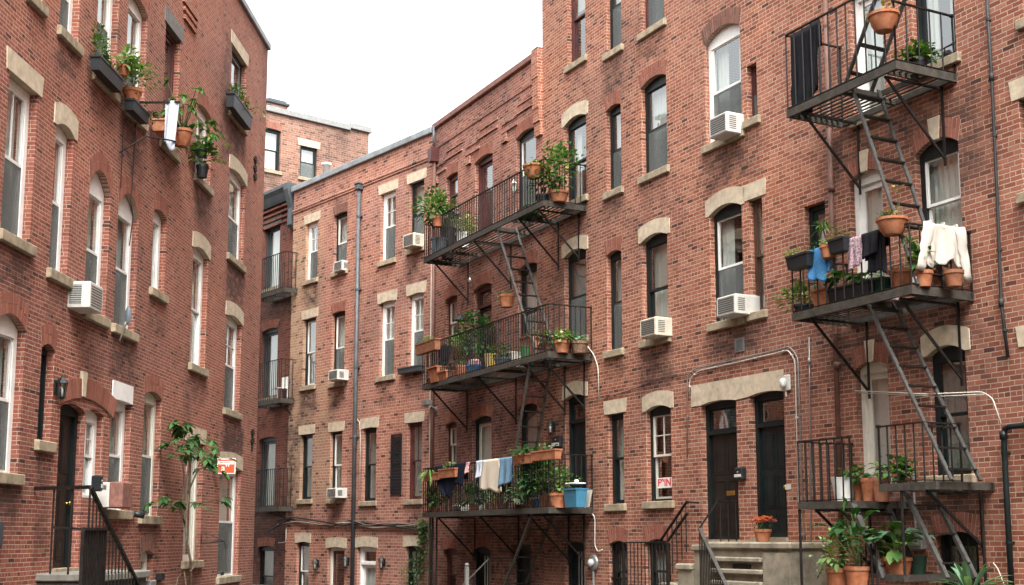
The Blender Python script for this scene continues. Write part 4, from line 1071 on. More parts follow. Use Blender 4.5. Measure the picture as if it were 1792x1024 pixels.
def green(mb, sm, kind, c, **k):
    """adds leaves to MB and stems to SM"""
    c = Vector(c); g = k.get
    if kind == "bush":
        rx, hh, n, L_, W_ = g("rx",.25), g("h",.4), int(g("n",110)*1.9), g("L",.075)*1.08, g("W",.04)*1.6; ry = g("ry", rx)
        K = g("tips", max(5, n//14)); tips = []
        for i in range(K):
            a = rnd.random()*6.283; r_ = math.sqrt(rnd.random()); z = .25+.75*rnd.random()
            q = 1-.5*max(0, z-.6)/.4
            tp = c+Vector((rx*r_*math.cos(a)*q, ry*r_*math.sin(a)*q, hh*z)); tips.append(tp)
            m_ = c.lerp(tp, .5)+Vector((rv()*.03, rv()*.03, .02)); sm.tube([c+Vector((rv()*.03, rv()*.03, -.02)), m_, tp], .005, 4, .003)
        for i in range(n):
            tp = tips[i%K]; s_ = rx*.34
            p = tp+Vector((rnd.gauss(0,s_), rnd.gauss(0,s_*ry/rx), rnd.gauss(0, s_*.8)))
            if p.z < c.z: p.z = c.z+abs(rv())*.05
            o = (p-c-Vector((0,0,hh*.4))); o = o.normalized()+Vector((rv()*.6, rv()*.6, rv()*.5+.15))
            f = .7+.6*rnd.random(); leaf(mb, p, o, L_*f, W_*f, g("droop",.35), 3)
    elif kind == "strap":
        for i in range(g("n",26)):
            a = rnd.random()*6.283; e = math.radians(rnd.uniform(*g("el",(35,82)))); f = .65+.5*rnd.random()
            d = Vector((math.cos(a)*math.cos(e), math.sin(a)*math.cos(e), math.sin(e)))
            leaf(mb, c+Vector((math.cos(a), math.sin(a), 0))*g("base",.02), d, g("L",.35)*f, g("W",.03), g("droop",.75), 6, .3)
    elif kind == "broad":
        for i in range(g("n",9)):
            a = 6.283*i/g("n",9)+rv()*.4; e = math.radians(rnd.uniform(40,80)); f = .7+.4*rnd.random(); L_ = g("L",.3)*f; hgt = g("h",.4)*f
            d = Vector((math.cos(a)*math.cos(e), math.sin(a)*math.cos(e), math.sin(e))); tp = c+d*hgt
            sm.tube([c, c.lerp(tp,.5)+Vector((0,0,.03)), tp], .007, 5, .004)
            leaf(mb, tp, Vector((d.x, d.y, .25+rv()*.3)), L_, L_*g("asp",.55), .55, 5, .2)
    elif kind == "trail":
        for i in range(g("n",7)):
            a = g("a", None); a = (a+rv()*.9) if a is not None else rnd.random()*6.283; L_ = g("L",.5)*(.6+.5*rnd.random()); p = c.copy(); P = [p.copy()]
            v = Vector((math.cos(a)*.5, math.sin(a)*.5, .5+rv()*.2)).normalized()
            for s_ in range(8):
                p = p+v*L_/8; v = (v+Vector((rv()*.18, rv()*.18, -.30))).normalized(); P.append(p.copy())
                for q in range(g("per",2)): leaf(mb, p, Vector((rv(), rv(), rv()*.5)), g("lf",.055), g("lf",.055)*.6, .3, 2)
            sm.tube(P, .004, 4)
    elif kind == "low":
        lx, ly = g("lx",.5), g("ly",.14)
        for i in range(g("n",120)):
            p = c+Vector((rv()*lx/2, rv()*ly/2, rnd.random()*.03)); f = .6+.7*rnd.random()
            leaf(mb, p+Vector((0,0,rnd.random()*g("h",.12))), Vector((rv()*.8, rv()*.8-.2, rnd.uniform(.1,1.2))), g("L",.06)*f, g("W",.03)*f, .5, 2)
    elif kind == "palm":
        tp = c+Vector((g("lean",-.08), 0, g("h",.45))); sm.tube([c, c.lerp(tp,.5)+Vector((.02,0,0)), tp], .02, 7, .013)
        green(mb, sm, "strap", tp, n=g("n",24), L=g("L",.36), W=.03, el=(5,75), droop=.6)
    elif kind == "lobed":
        for i in range(g("n",6)):
            a = rnd.random()*6.283; e = math.radians(rnd.uniform(25,75)); d = Vector((math.cos(a)*math.cos(e), math.sin(a)*math.cos(e), math.sin(e)))
            tp = c+d*g("h",.4)*(.6+.5*rnd.random()); sm.tube([c, c.lerp(tp,.5)+Vector((0,0,.06)), tp], .009, 5, .006); lobed(mb, tp, Vector((d.x, d.y, -.35-.6*rnd.random())), g("S",.3)*1.15)
    elif kind == "flowers":
        for i in range(g("n",14)):
            p = c+Vector((rv()*g("rx",.14), rv()*g("rx",.14), g("h",.1)+rnd.random()*.1))
            for q in range(9): a = q*.7+rv()*.2; leaf(mb, p, Vector((math.cos(a), math.sin(a), .5+rv()*.6)), g("s",.045), g("s",.045)*.9, .2, 2)

def mkplant(T, specs):
    for sp in specs:
        kind, mat = sp[0], sp[1]; k = dict(sp[3]) if len(sp) > 3 else {}
        mb, sm = MB(), MB(); green(mb, sm, kind, sp[2], **k)
        f = mb.build("blossoms" if kind == "flowers" else "foliage", mat, T)
        if sm.v: sm.build("stem", BARK if kind == "palm" else STEM, f)

ROUND = "round"
def pot(pl, x0, x1, yt, yb, d, label, kind=ROUND, mat=None, plants=(), z=None, name="flowerpot", cat="flowerpot", group=None, fill=SOIL, rim=True, ly=None, dz=0):
    """pot whose outline in the survey spans x0..x1 and yt..yb, standing d metres out from the wall plane; Z: the level it stands on"""
    mat = mat or TERRA; xc = (x0+x1)/2; u, zt = pl.hit(xc, yt, -d); zb = z if z is not None else pl.hit(xc, yb, -d)[1]
    zt = max(zt, zb+.07); s = pl.scale(xc, yt, -d); r = (x1-x0)*s/2*1.16; hh = zt-zb
    c = (u, -d, zb); T = thing(name, label, cat, pl, c, group); m = MB(); wt = .012
    if kind == "round":
        b = r*.70; rh = min(.06, hh*.22)
        if rim: prof = [(0,0),(b,0),(r*.93,hh-rh),(r,hh-rh),(r*1.0,hh),(r-wt,hh),(r-wt-.004,hh-.035),(0,hh-.04)]
        else: prof = [(0,0),(b,0),(r*.97,hh-.02),(r,hh-.015),(r,hh),(r-wt,hh),(r-wt,hh-.03),(0,hh-.035)]
        m.lathe(prof, c, 24); sr = r-wt
    elif kind == "basket":      # bowl with ribbed sides
        prof = [(0,0),(r*.55,0),(r*.82,hh*.35),(r*.95,hh*.8),(r*1.04,hh*.84),(r*1.04,hh),(r*.94,hh),(r*.92,hh-.03),(0,hh-.035)]
        m.lathe(prof, c, 36); n = len(m.v)
        m.v = [(u+(p[0]-u)*(1+.02*math.cos(18*math.atan2(p[1]+d, p[0]-u))), p[1], p[2]) for p in m.v]; sr = r*.92
    elif kind == "bucket":
        prof = [(0,0),(r*.78,0),(r*.95,hh-.05),(r*1.02,hh-.045),(r*1.03,hh-.005),(r*1.0,hh),(r*.95,hh),(r*.94,hh-.05),(0,hh-.055)]
        m.lathe(prof, c, 28); sr = r*.93
    elif kind in ("box", "square"):
        lx = abs(pl.hit(x1, yt, -d)[0]-pl.hit(x0, yt, -d)[0]); ly = ly or (.18 if kind == "box" else lx); k = .82
        hx, hy = lx/2, ly/2
        def rg(f, zz): return [(u-hx*f, -d-hy*f, zb+zz), (u+hx*f, -d-hy*f, zb+zz), (u+hx*f, -d+hy*f, zb+zz), (u-hx*f, -d+hy*f, zb+zz)]
        fy = lambda f, zz, q: [(u+(hx*f if i in (1,2) else -hx*f), -d+(hy*q if i > 1 else -hy*q), zb+zz) for i in range(4)]
        rs = [fy(1-.10*ly/lx*2, 0, .78), fy(.985, hh-.035, .96), fy(1.02, hh-.033, 1.08), fy(1.02, hh, 1.08), fy(.97, hh, .90), fy(.965, hh-.03, .89)]
        vs = sum(rs, []); fs = [(3,2,1,0), (20,21,22,23)]
        for a in range(5):
            for i in range(4): fs.append((a*4+i, a*4+(i+1)%4, a*4+4+(i+1)%4, a*4+4+i))
        m.add(vs, fs); sr = None
    p = m.build("pot" if kind != "bucket" else "bucket", mat, T, kind not in ("box", "square"))
    if kind not in ("box", "square"): 
        for q in p.data.polygons: q.use_smooth = True
        try: p.data.set_sharp_from_angle(angle=math.radians(35))
        except Exception: pass
    if fill:
        q = MB()
        if sr: q.lathe([(0,.012),(sr*.6,.010),(sr*.985,0)], (u, -d, zt-.03), 16)
        else: q.box(u-hx*.955, u+hx*.955, -d-hy*.88, -d+hy*.88, zt-.028, zt-.015)
        q.build("soil", fill, T)
    mkplant(T, [(k_[0], k_[1], (u+(k_[2].get("ox",0)), -d+k_[2].get("oy",0), zt-.02), {a: b for a, b in k_[2].items() if a not in ("ox","oy")}) for k_ in plants])
    return T

# ======== upper balcony of the middle fire escape
gM = "flowerpots on the middle fire escape"
po = pot
po(R, 757, 775, 380, 397, 1.2, "small terracotta pot clipped to the rail's far end on the top middle balcony", plants=[("bush", LF_A, dict(rx=.42, h=.62, n=190, L=.13, W=.05, ox=-.35))], group=gM)
po(R, 756, 781, 418, 445, .95, "blue-grey bucket on the floor at the far end of the top middle balcony", "bucket", GREYB, z=zMt, name="bucket", cat="bucket")
po(R, 772, 796, 398, 446, .55, "large dark tub behind the blue-grey bucket", "bucket", BLKP, [("bush", LF_D, dict(rx=.3, h=.5, n=90, L=.1))], z=zMt+.0, name="tub", cat="tub")
po(R, 799, 822, 408, 430, .75, "white pot of pale shrub right of the dark tub on the top middle balcony", ROUND, WHTP, [("bush", LF_P, dict(rx=.28, h=.5, n=80, L=.08, W=.045))], z=zMt, group=gM)
po(R, 918, 951, 290, 312, 1.2, "ribbed terracotta bowl on the rail corner of the top middle balcony", "basket", TERRA, [("strap", LF_S, dict(n=34, L=.46, W=.035, el=(20,85)))], group=gM)
po(R, 938, 963, 342, 362, .95, "low dark pot beside the taller bush pot at the near end of the top balcony", ROUND, BLKP, z=zMt, group=gM)
po(R, 963, 993, 336, 362, .75, "brown pot holding the tall leafy bush at the near end of the top balcony", ROUND, TERRD, [("bush", LF_A, dict(rx=.42, h=1.05, n=330, L=.085, W=.05, tips=16, ox=-.08)), ("broad", LF_P, dict(n=4, L=.26, h=.15, ox=.1))], z=zMt, group=gM)
po(R, 925, 945, 378, 388, .7, "shallow hanging dish of ferny plant under the top middle balcony", "basket", BLKP, [("trail", LF_D, dict(n=14, L=.4, per=4)), ("bush", LF_D, dict(rx=.32, h=.12, n=80, L=.07))], group=gM)
# ======== middle balcony
po(R, 731, 766, 598, 617, 1.22, "terracotta trough hung on the far corner of the middle balcony rail", "box", TERRD, [("low", LF_P, dict(lx=.7, n=110, h=.14)), ("trail", LF_D, dict(n=5, L=.4))], group=gM)
po(R, 750, 772, 662, 678, .98, "dark pot low behind the bars at the far end of the middle balcony", ROUND, DGRN, [("strap", LF_S, dict(n=16, L=.4))], z=zMm, group=gM)
po(R, 766, 782, 643, 671, .95, "tall narrow orange planter leaning by the bars on the middle balcony", "square", TERRA, [("strap", LF_A, dict(n=22, L=.7, W=.04, el=(60,88)))], z=zMm, group=gM)
po(R, 781, 795, 650, 668, .95, "square orange pot next to the tall narrow planter", "square", TERRA, [("bush", LF_P, dict(rx=.3, h=1.0, n=150, L=.09, ox=.1, oy=.3))], z=zMm, group=gM)
po(R, 798, 818, 640, 664, .90, "pinkish pot left of the blue bucket", ROUND, TERRP, [("low", LF_P, dict(lx=.25, ly=.2, n=30, h=.1))], z=zMm, group=gM)
po(R, 802, 820, 615, 628, .35, "brown box planter on the wall side of the middle balcony", "box", TERRD, [("bush", LF_A, dict(rx=.35, h=.55, n=120, L=.08))], group=gM)
po(R, 818, 842, 639, 657, .95, "blue bucket with a folded print cloth on the middle balcony", "bucket", BLUEP, z=zMm, name="bucket", cat="bucket", fill=None)
po(R, 824, 848, 628, 650, .45, "dark pot with a tall dense bush behind the blue bucket", ROUND, BLKP, [("bush", LF_D, dict(rx=.36, h=1.25, n=420, L=.085, W=.042, tips=22))], z=zMm, group=gM)
po(R, 849, 869, 620, 648, .95, "yellow bucket on the middle balcony", "bucket", YELP, [("low", LF_A, dict(lx=.2, ly=.2, n=26, h=.1))], z=zMm, name="bucket", cat="bucket")
po(R, 867, 894, 627, 645, .90, "wide navy tub right of the yellow bucket", "bucket", GREYB, [("bush", LF_A, dict(rx=.28, h=.28, n=70, L=.09))], z=zMm, name="tub", cat="tub")
po(R, 895, 911, 618, 640, .55, "beige box planter behind the navy tub", "square", CREAM, [("low", LF_P, dict(lx=.3, ly=.2, n=30))], z=zMm, group=gM)
po(R, 912, 931, 606, 632, .85, "green bucket left of the ladder on the middle balcony", "bucket", GRNP, z=zMm, name="bucket", cat="bucket")
po(R, 930, 954, 590, 626, .55, "big square terracotta planter behind the ladder foot", "square", TERRP, [("bush", LF_Y, dict(rx=.2, h=.15, n=40, L=.07))], z=zMm, group=gM)
po(R, 953, 966, 600, 625, .5, "small terracotta pot right of the ladder with glossy leaves", ROUND, TERRP, [("bush", LF_A, dict(rx=.2, h=.2, n=50, L=.11, W=.06))], z=zMm, group=gM)
po(R, 970, 996, 597, 622, .80, "terracotta pot with wide rim at the near corner of the middle balcony", ROUND, TERRA, [("bush", LF_P, dict(rx=.22, h=.2, n=60, L=.09, W=.05))], z=zMm, group=gM)
po(R, 1000, 1028, 598, 624, .42, "speckled brown pot of blue-green succulents at the balcony's near end", ROUND, SPECK, [("broad", LF_B, dict(n=14, L=.22, h=.12))], z=zMm, group=gM)
ph = po(R, 875, 899, 516, 538, .8, "terracotta pot hanging in the air between the upper two middle balconies", ROUND, TERRA, [("strap", LF_S, dict(n=26, L=.28)), ("trail", LF_P, dict(n=4, L=.55, a=2.6))], group=gM)
c = ORG[ph.name]; m = MB()
for i in range(3):
    a = i*2.09; m.tube([(c[0]+.16*math.cos(a), c[1]+.16*math.sin(a), c[2]+.26), (c[0], c[1], c[2]+.75)], .004, 4)
m.tube([(c[0], c[1], c[2]+.74), (c[0], c[1], zMt-.04)], .004, 4); m.build("hanger", IRON, ph)
# ======== lowest balcony
po(R, 746, 772, 828, 841, 1.2, "terracotta rail trough with a spilling spider plant, at the far end of the lowest balcony", "box", TERRA, [("strap", LF_S, dict(n=46, L=.55, W=.025, el=(5,80), droop=.9, ox=-.2))], group=gM)
po(R, 772, 801, 820, 836, 1.2, "terracotta rail trough with small leaves and a white shell, left of the navy laundry", "box", TERRA, [("low", LF_P, dict(lx=.6, n=90, h=.16)), ("flowers", PETW, dict(n=4, rx=.1, ox=.2, h=.08))], group=gM)
po(R, 902, 935, 795, 812, 1.2, "terracotta rail trough with broad strap leaves, right of the denim shirt", "box", TERRA, [("strap", LF_B, dict(n=24, L=.5, W=.09, el=(15,80), droop=.5, ox=-.1)), ("trail", LF_S, dict(n=6, L=.35))], group=gM)
po(R, 935, 977, 788, 805, 1.2, "longest terracotta rail trough at the near end of the lowest balcony", "box", TERRA, [("low", LF_P, dict(lx=.5, n=40, h=.16, ox=-.2)), ("flowers", PETW, dict(n=2, rx=.12, h=.04, ox=.2))], group=gM)
po(R, 755, 769, 888, 906, .95, "small terracotta pot at the far end of the lowest balcony", ROUND, TERRA, [("bush", LF_D, dict(rx=.3, h=.7, n=130, L=.09))], z=zMl, group=gM)
po(R, 821, 839, 881, 900, .95, "terracotta pot of trailing leaves under the navy laundry's near edge", ROUND, TERRA, [("bush", LF_D, dict(rx=.32, h=.42, n=130, L=.1, W=.055, ox=-.15))], z=zMl, group=gM)
po(R, 851, 866, 880, 898, .7, "terracotta pot behind the cream towel on the lowest balcony", ROUND, TERRD, [("bush", LF_A, dict(rx=.18, h=.25, n=50))], z=zMl, group=gM)
po(R, 870, 884, 880, 898, .9, "narrow terracotta pot below the denim shirt", ROUND, TERRA, [("bush", LF_D, dict(rx=.2, h=.5, n=70))], z=zMl, group=gM)
po(R, 917, 933, 876, 894, .95, "dark brown pot of glossy round leaves near the big bush", ROUND, TERRD, [("bush", LF_B, dict(rx=.34, h=.34, n=110, L=.1, W=.07, ox=-.1))], z=zMl, group=gM)
po(R, 931, 944, 872, 892, .8, "blue pot between the glossy leaves and the big bush", ROUND, BLUEP, z=zMl, group=gM)
po(R, 944, 962, 868, 892, .85, "plain terracotta pot half hidden left of the largest pot on the lowest balcony", ROUND, TERRA, [("bush", LF_D, dict(rx=.42, h=1.0, n=240, L=.11, W=.06, tips=22, ox=-.15))], z=zMl, group=gM)
po(R, 961, 993, 863, 892, .85, "largest terracotta pot on the lowest balcony, left of the blue bin", ROUND, TERRA, [("bush", LF_A, dict(rx=.32, h=.5, n=120, L=.10, W=.045))], z=zMl, group=gM)
bn = po(R, 996, 1018, 855, 892, .75, "pale blue rectangular bin at the near end of the lowest balcony", "square", TEALP, z=zMl, name="bin", cat="bin", fill=None, ly=.3)
c = ORG[bn.name]; m = MB(); m.cbox(c[0]-.2, c[0]+.2, c[1]-.155, c[1]+.155, c[2]+.50, c[2]+.53, .01); m.lathe([(.05,0),(.05,.05),(.03,.07),(0,.072)], (c[0]+.05, c[1], c[2]+.53), 10); m.build("lid", WHTP, bn)
a, b = R.at(1025, 886, -.45), R.at(1035, 857, -.45); m = MB(); m.prism([(a.x-.02, zMl+.01), (a.x+.12, zMl+.01), (b.x+.02, b.z), (a.x-.06, b.z-.01)], -.47, -.43)
solo(m, "board", CREAM, "white board leaning at the end of the lowest balcony, right of the blue bin", "board", R, (a.x, -.45, zMl))
po(R, 806, 818, 884, 899, .5, "low pink and white box on the floor of the lowest balcony", "square", CREAM, z=zMl, name="box", cat="box", fill=None)
# ======== right fire escape, top
gR = "flowerpots on the right fire escape"
hb = po(R, 1524, 1569, 25, 56, 1.30, "ribbed terracotta basket hanging at the outer corner of the top right balcony", "basket", TERRA, [("bush", LF_Y, dict(rx=.18, h=.12, n=18, L=.09))], group=gR)
po(R, 1592, 1621, 105, 128, .55, "small dark pot of bright green leaves on the top right balcony", ROUND, BLKP, [("bush", LF_A, dict(rx=.2, h=.2, n=120, L=.075, W=.045))], z=zRt, group=gR)
# right fire escape, middle
po(R, 1384, 1421, 446, 470, 1.30, "black trough with dry pale plants on the far corner of the right balcony rail", "box", BLKP, [("low", LF_P, dict(lx=.4, n=110, h=.14, ox=-.18)), ("low", LF_D, dict(lx=.3, n=22, h=.16, L=.09, ox=.22))], group=gR, ly=.24)
po(R, 1436, 1463, 430, 452, 1.28, "terracotta pot on the rail between the blue towel and the second black trough", ROUND, TERRA, [("low", LF_P, dict(lx=.24, ly=.24, n=60, h=.1))], group=gR)
po(R, 1457, 1485, 418, 442, 1.28, "black rail trough left of the patterned cloth", "box", BLKP, [("low", LF_Y, dict(lx=.4, n=50, h=.1)), ("low", LF_D, dict(lx=.4, n=30, h=.12))], group=gR, ly=.22)
po(R, 1440, 1462, 452, 470, .45, "dark pot of the dragon palm behind the rail", ROUND, BLKP, [("palm", LF_S, dict(h=.55, L=.38, n=30, lean=-.12))], group=gR)
po(R, 1538, 1584, 383, 412, 1.30, "woven terracotta basket of grass on the outer corner of the right balcony rail", "basket", TERRA, [("strap", LF_A, dict(n=60, L=.24, W=.012, el=(40,88), droop=.3, ox=-.1)), ("bush", LF_Y, dict(rx=.1, h=.5, n=10, L=.06, ox=.12))], group=gR)
po(R, 1391, 1422, 534, 560, 1.05, "dark blue pot of yellowing leaves at the far end of the right balcony", ROUND, BLKP, [("bush", LF_P, dict(rx=.26, h=.28, n=50, L=.12, W=.045, ox=-.12)), ("bush", LF_Y, dict(rx=.2, h=.2, n=16, L=.1, ox=-.15))], z=zRm, group=gR)
po(R, 1434, 1461, 508, 548, .95, "tall plain terracotta pot left of the long black trough", "square", TERRA, [("bush", LF_D, dict(rx=.2, h=.25, n=24, L=.14))], z=zRm, group=gR)
po(R, 1461, 1533, 500, 540, .95, "long black trough of broad upright leaves on the right balcony floor", "box", BLKP, [("broad", LF_A, dict(n=10, L=.34, h=.24, ox=-.15)), ("broad", LF_A, dict(n=9, L=.3, h=.18, ox=.2))], z=zRm, group=gR, ly=.34)
po(R, 1534, 1558, 488, 520, .85, "dark green square pot right of the long black trough", "square", DGRN, [("low", LF_D, dict(lx=.2, ly=.2, n=24))], z=zRm, group=gR)
po(R, 1559, 1600, 473, 512, .80, "wide terracotta pot of low dark leaves near the outer corner of the right balcony", ROUND, TERRA, [("low", LF_D, dict(lx=.36, ly=.3, n=90, h=.08))], z=zRm, group=gR)
pl_ = po(R, 1598, 1630, 475, 512, 1.0, "terracotta pot with white tag holding the tall cane plant on the right balcony", ROUND, TERRA, [("palm", LF_A, dict(h=.50, L=.28, n=18, lean=-.22)), ("bush", LF_A, dict(rx=.12, h=.42, n=26, L=.15, W=.05, ox=-.04))], z=zRm, group=gR)
c = ORG[pl_.name]; m = MB(); m.box(c[0]-.05, c[0]+.04, c[1]-.170, c[1]-.163, c[2]+.06, c[2]+.14); m.build("tag", SIGNW, pl_)
po(R, 1632, 1652, 474, 508, .55, "terracotta pot squeezed behind the white shirt's left sleeve", ROUND, TERRA, [("bush", LF_A, dict(rx=.10, h=.3, n=24, L=.12, W=.05))], z=zRm, group=gR)
po(R, 1653, 1684, 474, 508, .62, "terracotta pot under the white shirt on the right balcony", ROUND, TERRD, z=zRm, group=gR)
# right fire escape, lower
po(R, 1457, 1494, 836, 867, .80, "white glazed pot on the lower right balcony", ROUND, WHTP, [("broad", LF_A, dict(n=6, L=.2, h=.12, ox=.12)), ("strap", LF_S, dict(n=8, L=.5, W=.02, ox=.1))], z=zb, group=gR, rim=False)
po(R, 1494, 1512, 838, 866, .65, "narrow terracotta pot right of the white glazed pot", ROUND, TERRA, [("bush", LF_A, dict(rx=.16, h=.2, n=40))], z=zb, group=gR)
po(R, 1507, 1529, 837, 866, .7, "plain terracotta pot in the middle of the lower right balcony's row", ROUND, TERRA, [("strap", LF_B, dict(n=16, L=.3, W=.05, el=(40,85)))], z=zb, group=gR)
po(R, 1526, 1556, 835, 867, .55, "pinkish terracotta pot with pale leaves by the white door", ROUND, TERRP, [("strap", LF_P, dict(n=22, L=.34, W=.035))], z=zb, group=gR)
po(R, 1578, 1594, 836, 850, .55, "little terracotta pot on the right-hand landing", ROUND, TERRD, [("bush", LF_A, dict(rx=.24, h=.22, n=60, L=.12, W=.07, ox=-.18))], z=zl2, group=gR)
# pots on the ground and the low landing
gG = "flowerpots below the right fire escape"
po(R, 1448, 1489, 995, 1040, 1.3, "terracotta pot with small trailing leaves at the foot of the right fire escape", ROUND, TERRA, [("bush", LF_P, dict(rx=.3, h=.45, n=70, L=.09, ox=-.1)), ("trail", LF_P, dict(n=6, L=.5, a=3.1))], z=.75, group=gG)
po(R, 1480, 1520, 991, 1040, 1.25, "terracotta pot of the tall dark rubber plant beside the low steps", ROUND, TERRA, [("broad", LF_D, dict(n=11, L=.33, h=.72)), ("bush", LF_D, dict(rx=.28, h=.8, n=24, L=.18, W=.06))], z=.75, group=gG)
po(R, 1518, 1536, 982, 1012, .9, "dark pot behind the low steps", ROUND, BLKP, [("broad", LF_D, dict(n=7, L=.3, h=.5))], z=zlow, group=gG)
po(R, 1547, 1595, 975, 1009, .85, "terracotta pot of broad light leaves on the low landing", ROUND, TERRA, [("broad", LF_B, dict(n=11, L=.36, h=.46, asp=.6)), ("bush", LF_A, dict(rx=.2, h=.35, n=22, L=.2, W=.1))], z=zlow, group=gG)
po(R, 1592, 1620, 972, 1008, .65, "dark green bin-like pot beside the broad-leaved plant", ROUND, DGRN, z=zlow, group=gG, rim=False)
po(R, 1660, 1735, 1032, 1070, 1.3, "terracotta bowl of a large blue-green agave at the frame's foot", ROUND, TERRA, [("strap", LF_B, dict(n=20, L=.62, W=.10, el=(25,80), droop=.35, base=.05))], z=.5, group=gG)
fp = po(R, 1321, 1348, 926, 948, .45, "small terracotta pot of coral and yellow flowers on the stoop", ROUND, TERRA, [("low", LF_D, dict(lx=.3, ly=.26, n=90, h=.12)), ("flowers", PETP, dict(n=26, rx=.15, h=.13, s=.07))], z=zS)
# ======== left wall
gL = "window boxes on the left wall"
po(L, 166, 209, 118, 152, .17, "black window box of bright ferny leaves on the left wall", "box", BLKP, [("bush", LF_A, dict(rx=.30, ry=.12, h=.42, n=70, L=.09, W=.03, ox=-.3)), ("low", LF_A, dict(lx=.9, ly=.2, n=60, h=.15))], z=L.hit(187,151,-.1)[1], name="window_box", cat="window box", group=gL, ly=.18)
po(L, 206, 226, 116, 134, .2, "small terracotta pot of white flowers beside the black ferny box", ROUND, TERRA, [("bush", LF_P, dict(rx=.2, h=.26, n=60, L=.11, W=.035)), ("flowers", PETW, dict(n=5, rx=.14, h=.15))], group=gL)
po(L, 217, 246, 157, 182, .2, "round terracotta pot of dense light leaves on the left wall's sill", ROUND, TERRA, [("bush", LF_A, dict(rx=.30, h=.42, n=120, L=.07, W=.03)), ("bush", LF_P, dict(rx=.2, h=.5, n=30, L=.08, W=.02, ox=.3))], group=gL)
po(L, 226, 254, 186, 206, .22, "dark slatted window box under the round terracotta pot", "box", BLKP, [("trail", LF_D, dict(n=5, L=.4, ox=.4)), ("low", LF_D, dict(lx=.7, n=40))], name="window_box", cat="window box", group=gL, ly=.18)
po(L, 277, 306, 222, 243, .2, "terracotta trough behind the white cloth on the left wall", "box", TERRA, name="window_box", cat="window box", group=gL, ly=.26)
po(L, 304, 334, 228, 258, .35, "ribbed terracotta basket of a leggy lobed plant on the left wall", "basket", TERRA, [("lobed", LF_A, dict(n=8, h=.7, S=.26)), ("lobed", LF_A, dict(n=6, h=1.2, S=.22, ox=.1)), ("trail", LF_A, dict(n=6, L=1.1, lf=.12))], group=gL)
po(L, 344, 362, 262, 276, .2, "upper dark pot in the narrow arched window of the left wall", ROUND, BLKP, [("lobed", LF_A, dict(n=7, h=.45, S=.22))], group=gL)
po(L, 345, 364, 290, 312, .2, "lower dark pot on the narrow arched window's sill, pink flowers beside", ROUND, BLKP, [("bush", LF_A, dict(rx=.3, h=.35, n=80, L=.12, W=.06)), ("flowers", PETP, dict(n=4, rx=.12, h=-.02, ox=.3))], group=gL)
wb = po(L, 403, 436, 184, 206, .17, "barred black window box with trailing leaves near the left wall's corner", "box", BLKP, [("low", LF_A, dict(lx=1.2, ly=.25, n=230, h=.36, L=.09, W=.045)), ("trail", LF_A, dict(n=7, L=.7, ox=.5)), ("trail", LF_P, dict(n=3, L=.9, ox=.55))], z=L.hit(418,214,-.1)[1], name="window_box", cat="window box", group=gL, ly=.2)
po(M, 699, 738, 642, 652, .12, "empty dark window box on the sill under the white sash, left of the middle balcony", "box", LEAD, name="window_box", cat="window box", ly=.18)

# ------------------------------------------------------------------ laundry
def cloth_(pl, x0, x1, yt, yb, d, label, mat, name="towel", cat="towel", back=.3, shape=None, amp=.025, sl=None, yt2=None, top=None):
    """fabric folded over a rail: front fall outside, back fall inside"""
    ym = yt+2; a, zt = pl.hit(x0, ym, -d); b = pl.hit(x1, ym, -d)[0]; 
    if top is not None: zt = top
    s = pl.scale((x0+x1)/2, yt, -d); fall = (yb-yt)*s*.99
    nu, nv = 16, 14; vs, fs = [], []; ph = rnd.random()*6; k = rnd.uniform(1.6, 2.6)
    for j in range(-5, nv+1):
        for i in range(nu+1):
            q = i/nu; uu = a+(b-a)*q
            if j >= 0:
                t = j/nv; L0, R0 = shape(t) if shape else (0, 1)
                uq = a+(b-a)*(L0+(R0-L0)*q)
                drop = fall*t*(1-.07*math.sin(q*3.1+ph)*t-.035*math.sin(q*11+ph*2)*t); y = -d-.024-amp*t*(1+.9*math.sin(q*k*6.28+ph))-.012*math.sin(q*15+ph*2)*t-.006*math.sin(q*31+t*9+ph)*t
                vs.append((uq+.012*math.sin(t*5+q*9+ph), y, zt+.012-drop))
            else:
                t = -j/5; th = math.pi/2
                vs.append((uu, -d-.024+.05*min(1,t*2.5)+.01*math.sin(q*12+ph)*t, zt+.014-max(0, t-.2)*fall*back*1.2))
    w_ = nu+1
    for j in range(nv+5):
        for i in range(nu): fs.append((j*w_+i, j*w_+i+1, (j+1)*w_+i+1, (j+1)*w_+i))
    m = MB(); m.add(vs, fs); o = solo(m, name, mat, label, cat, pl, ((a+b)/2, -d, zt-fall), "laundry on the fire escapes", True)
    md = o.modifiers.new("thick", "SOLIDIFY"); md.thickness = .006
    return o, (a, b, zt, fall)
def sleeve(par, p, q, r0, r1, mat):
    p, q = Vector(p), Vector(q); m = MB(); P = [p.lerp(q, i/7)+Vector((.012*math.sin(i*1.7), -.012*math.sin(i*2.3), 0)) for i in range(8)]
    m.tube(P, r0, 12, r1); y = p.y; m.v = [(v[0], (v[1]-y)*.35+y+(.004*math.sin(v[2]*70)), v[2]) for v in m.v]; return m.build("sleeve", mat, par, True)
tp = lambda t: (0, 1)
zr_t, zr_m, zr_mm, zr_ml = zRt+1.335, zRm+.945, zMm+1.115, zMl+1.195
cloth_(R, 1386, 1424, 35, 188, DR-.16, "long black garment hung over the far end of the top right balcony rail", CBLK, "garment", "laundry", .5, lambda t: (-.06+.22*t*(1 if t < .7 else .6), 1.05-.22*t-.08*math.sin(t*6)), .05, top=zr_t)
cloth_(R, 1420, 1434, 28, 150, DR-.14, "second black garment folded beside the longer one on the top right balcony", CBLK, "garment", "laundry", .4, lambda t: (-.1, 1-.2*t), .03, top=zr_t)
cloth_(R, 1419, 1447, 437, 496, DR-.02, "bright blue towel hanging on the right balcony rail", CBLUE, back=.8, top=zr_m)
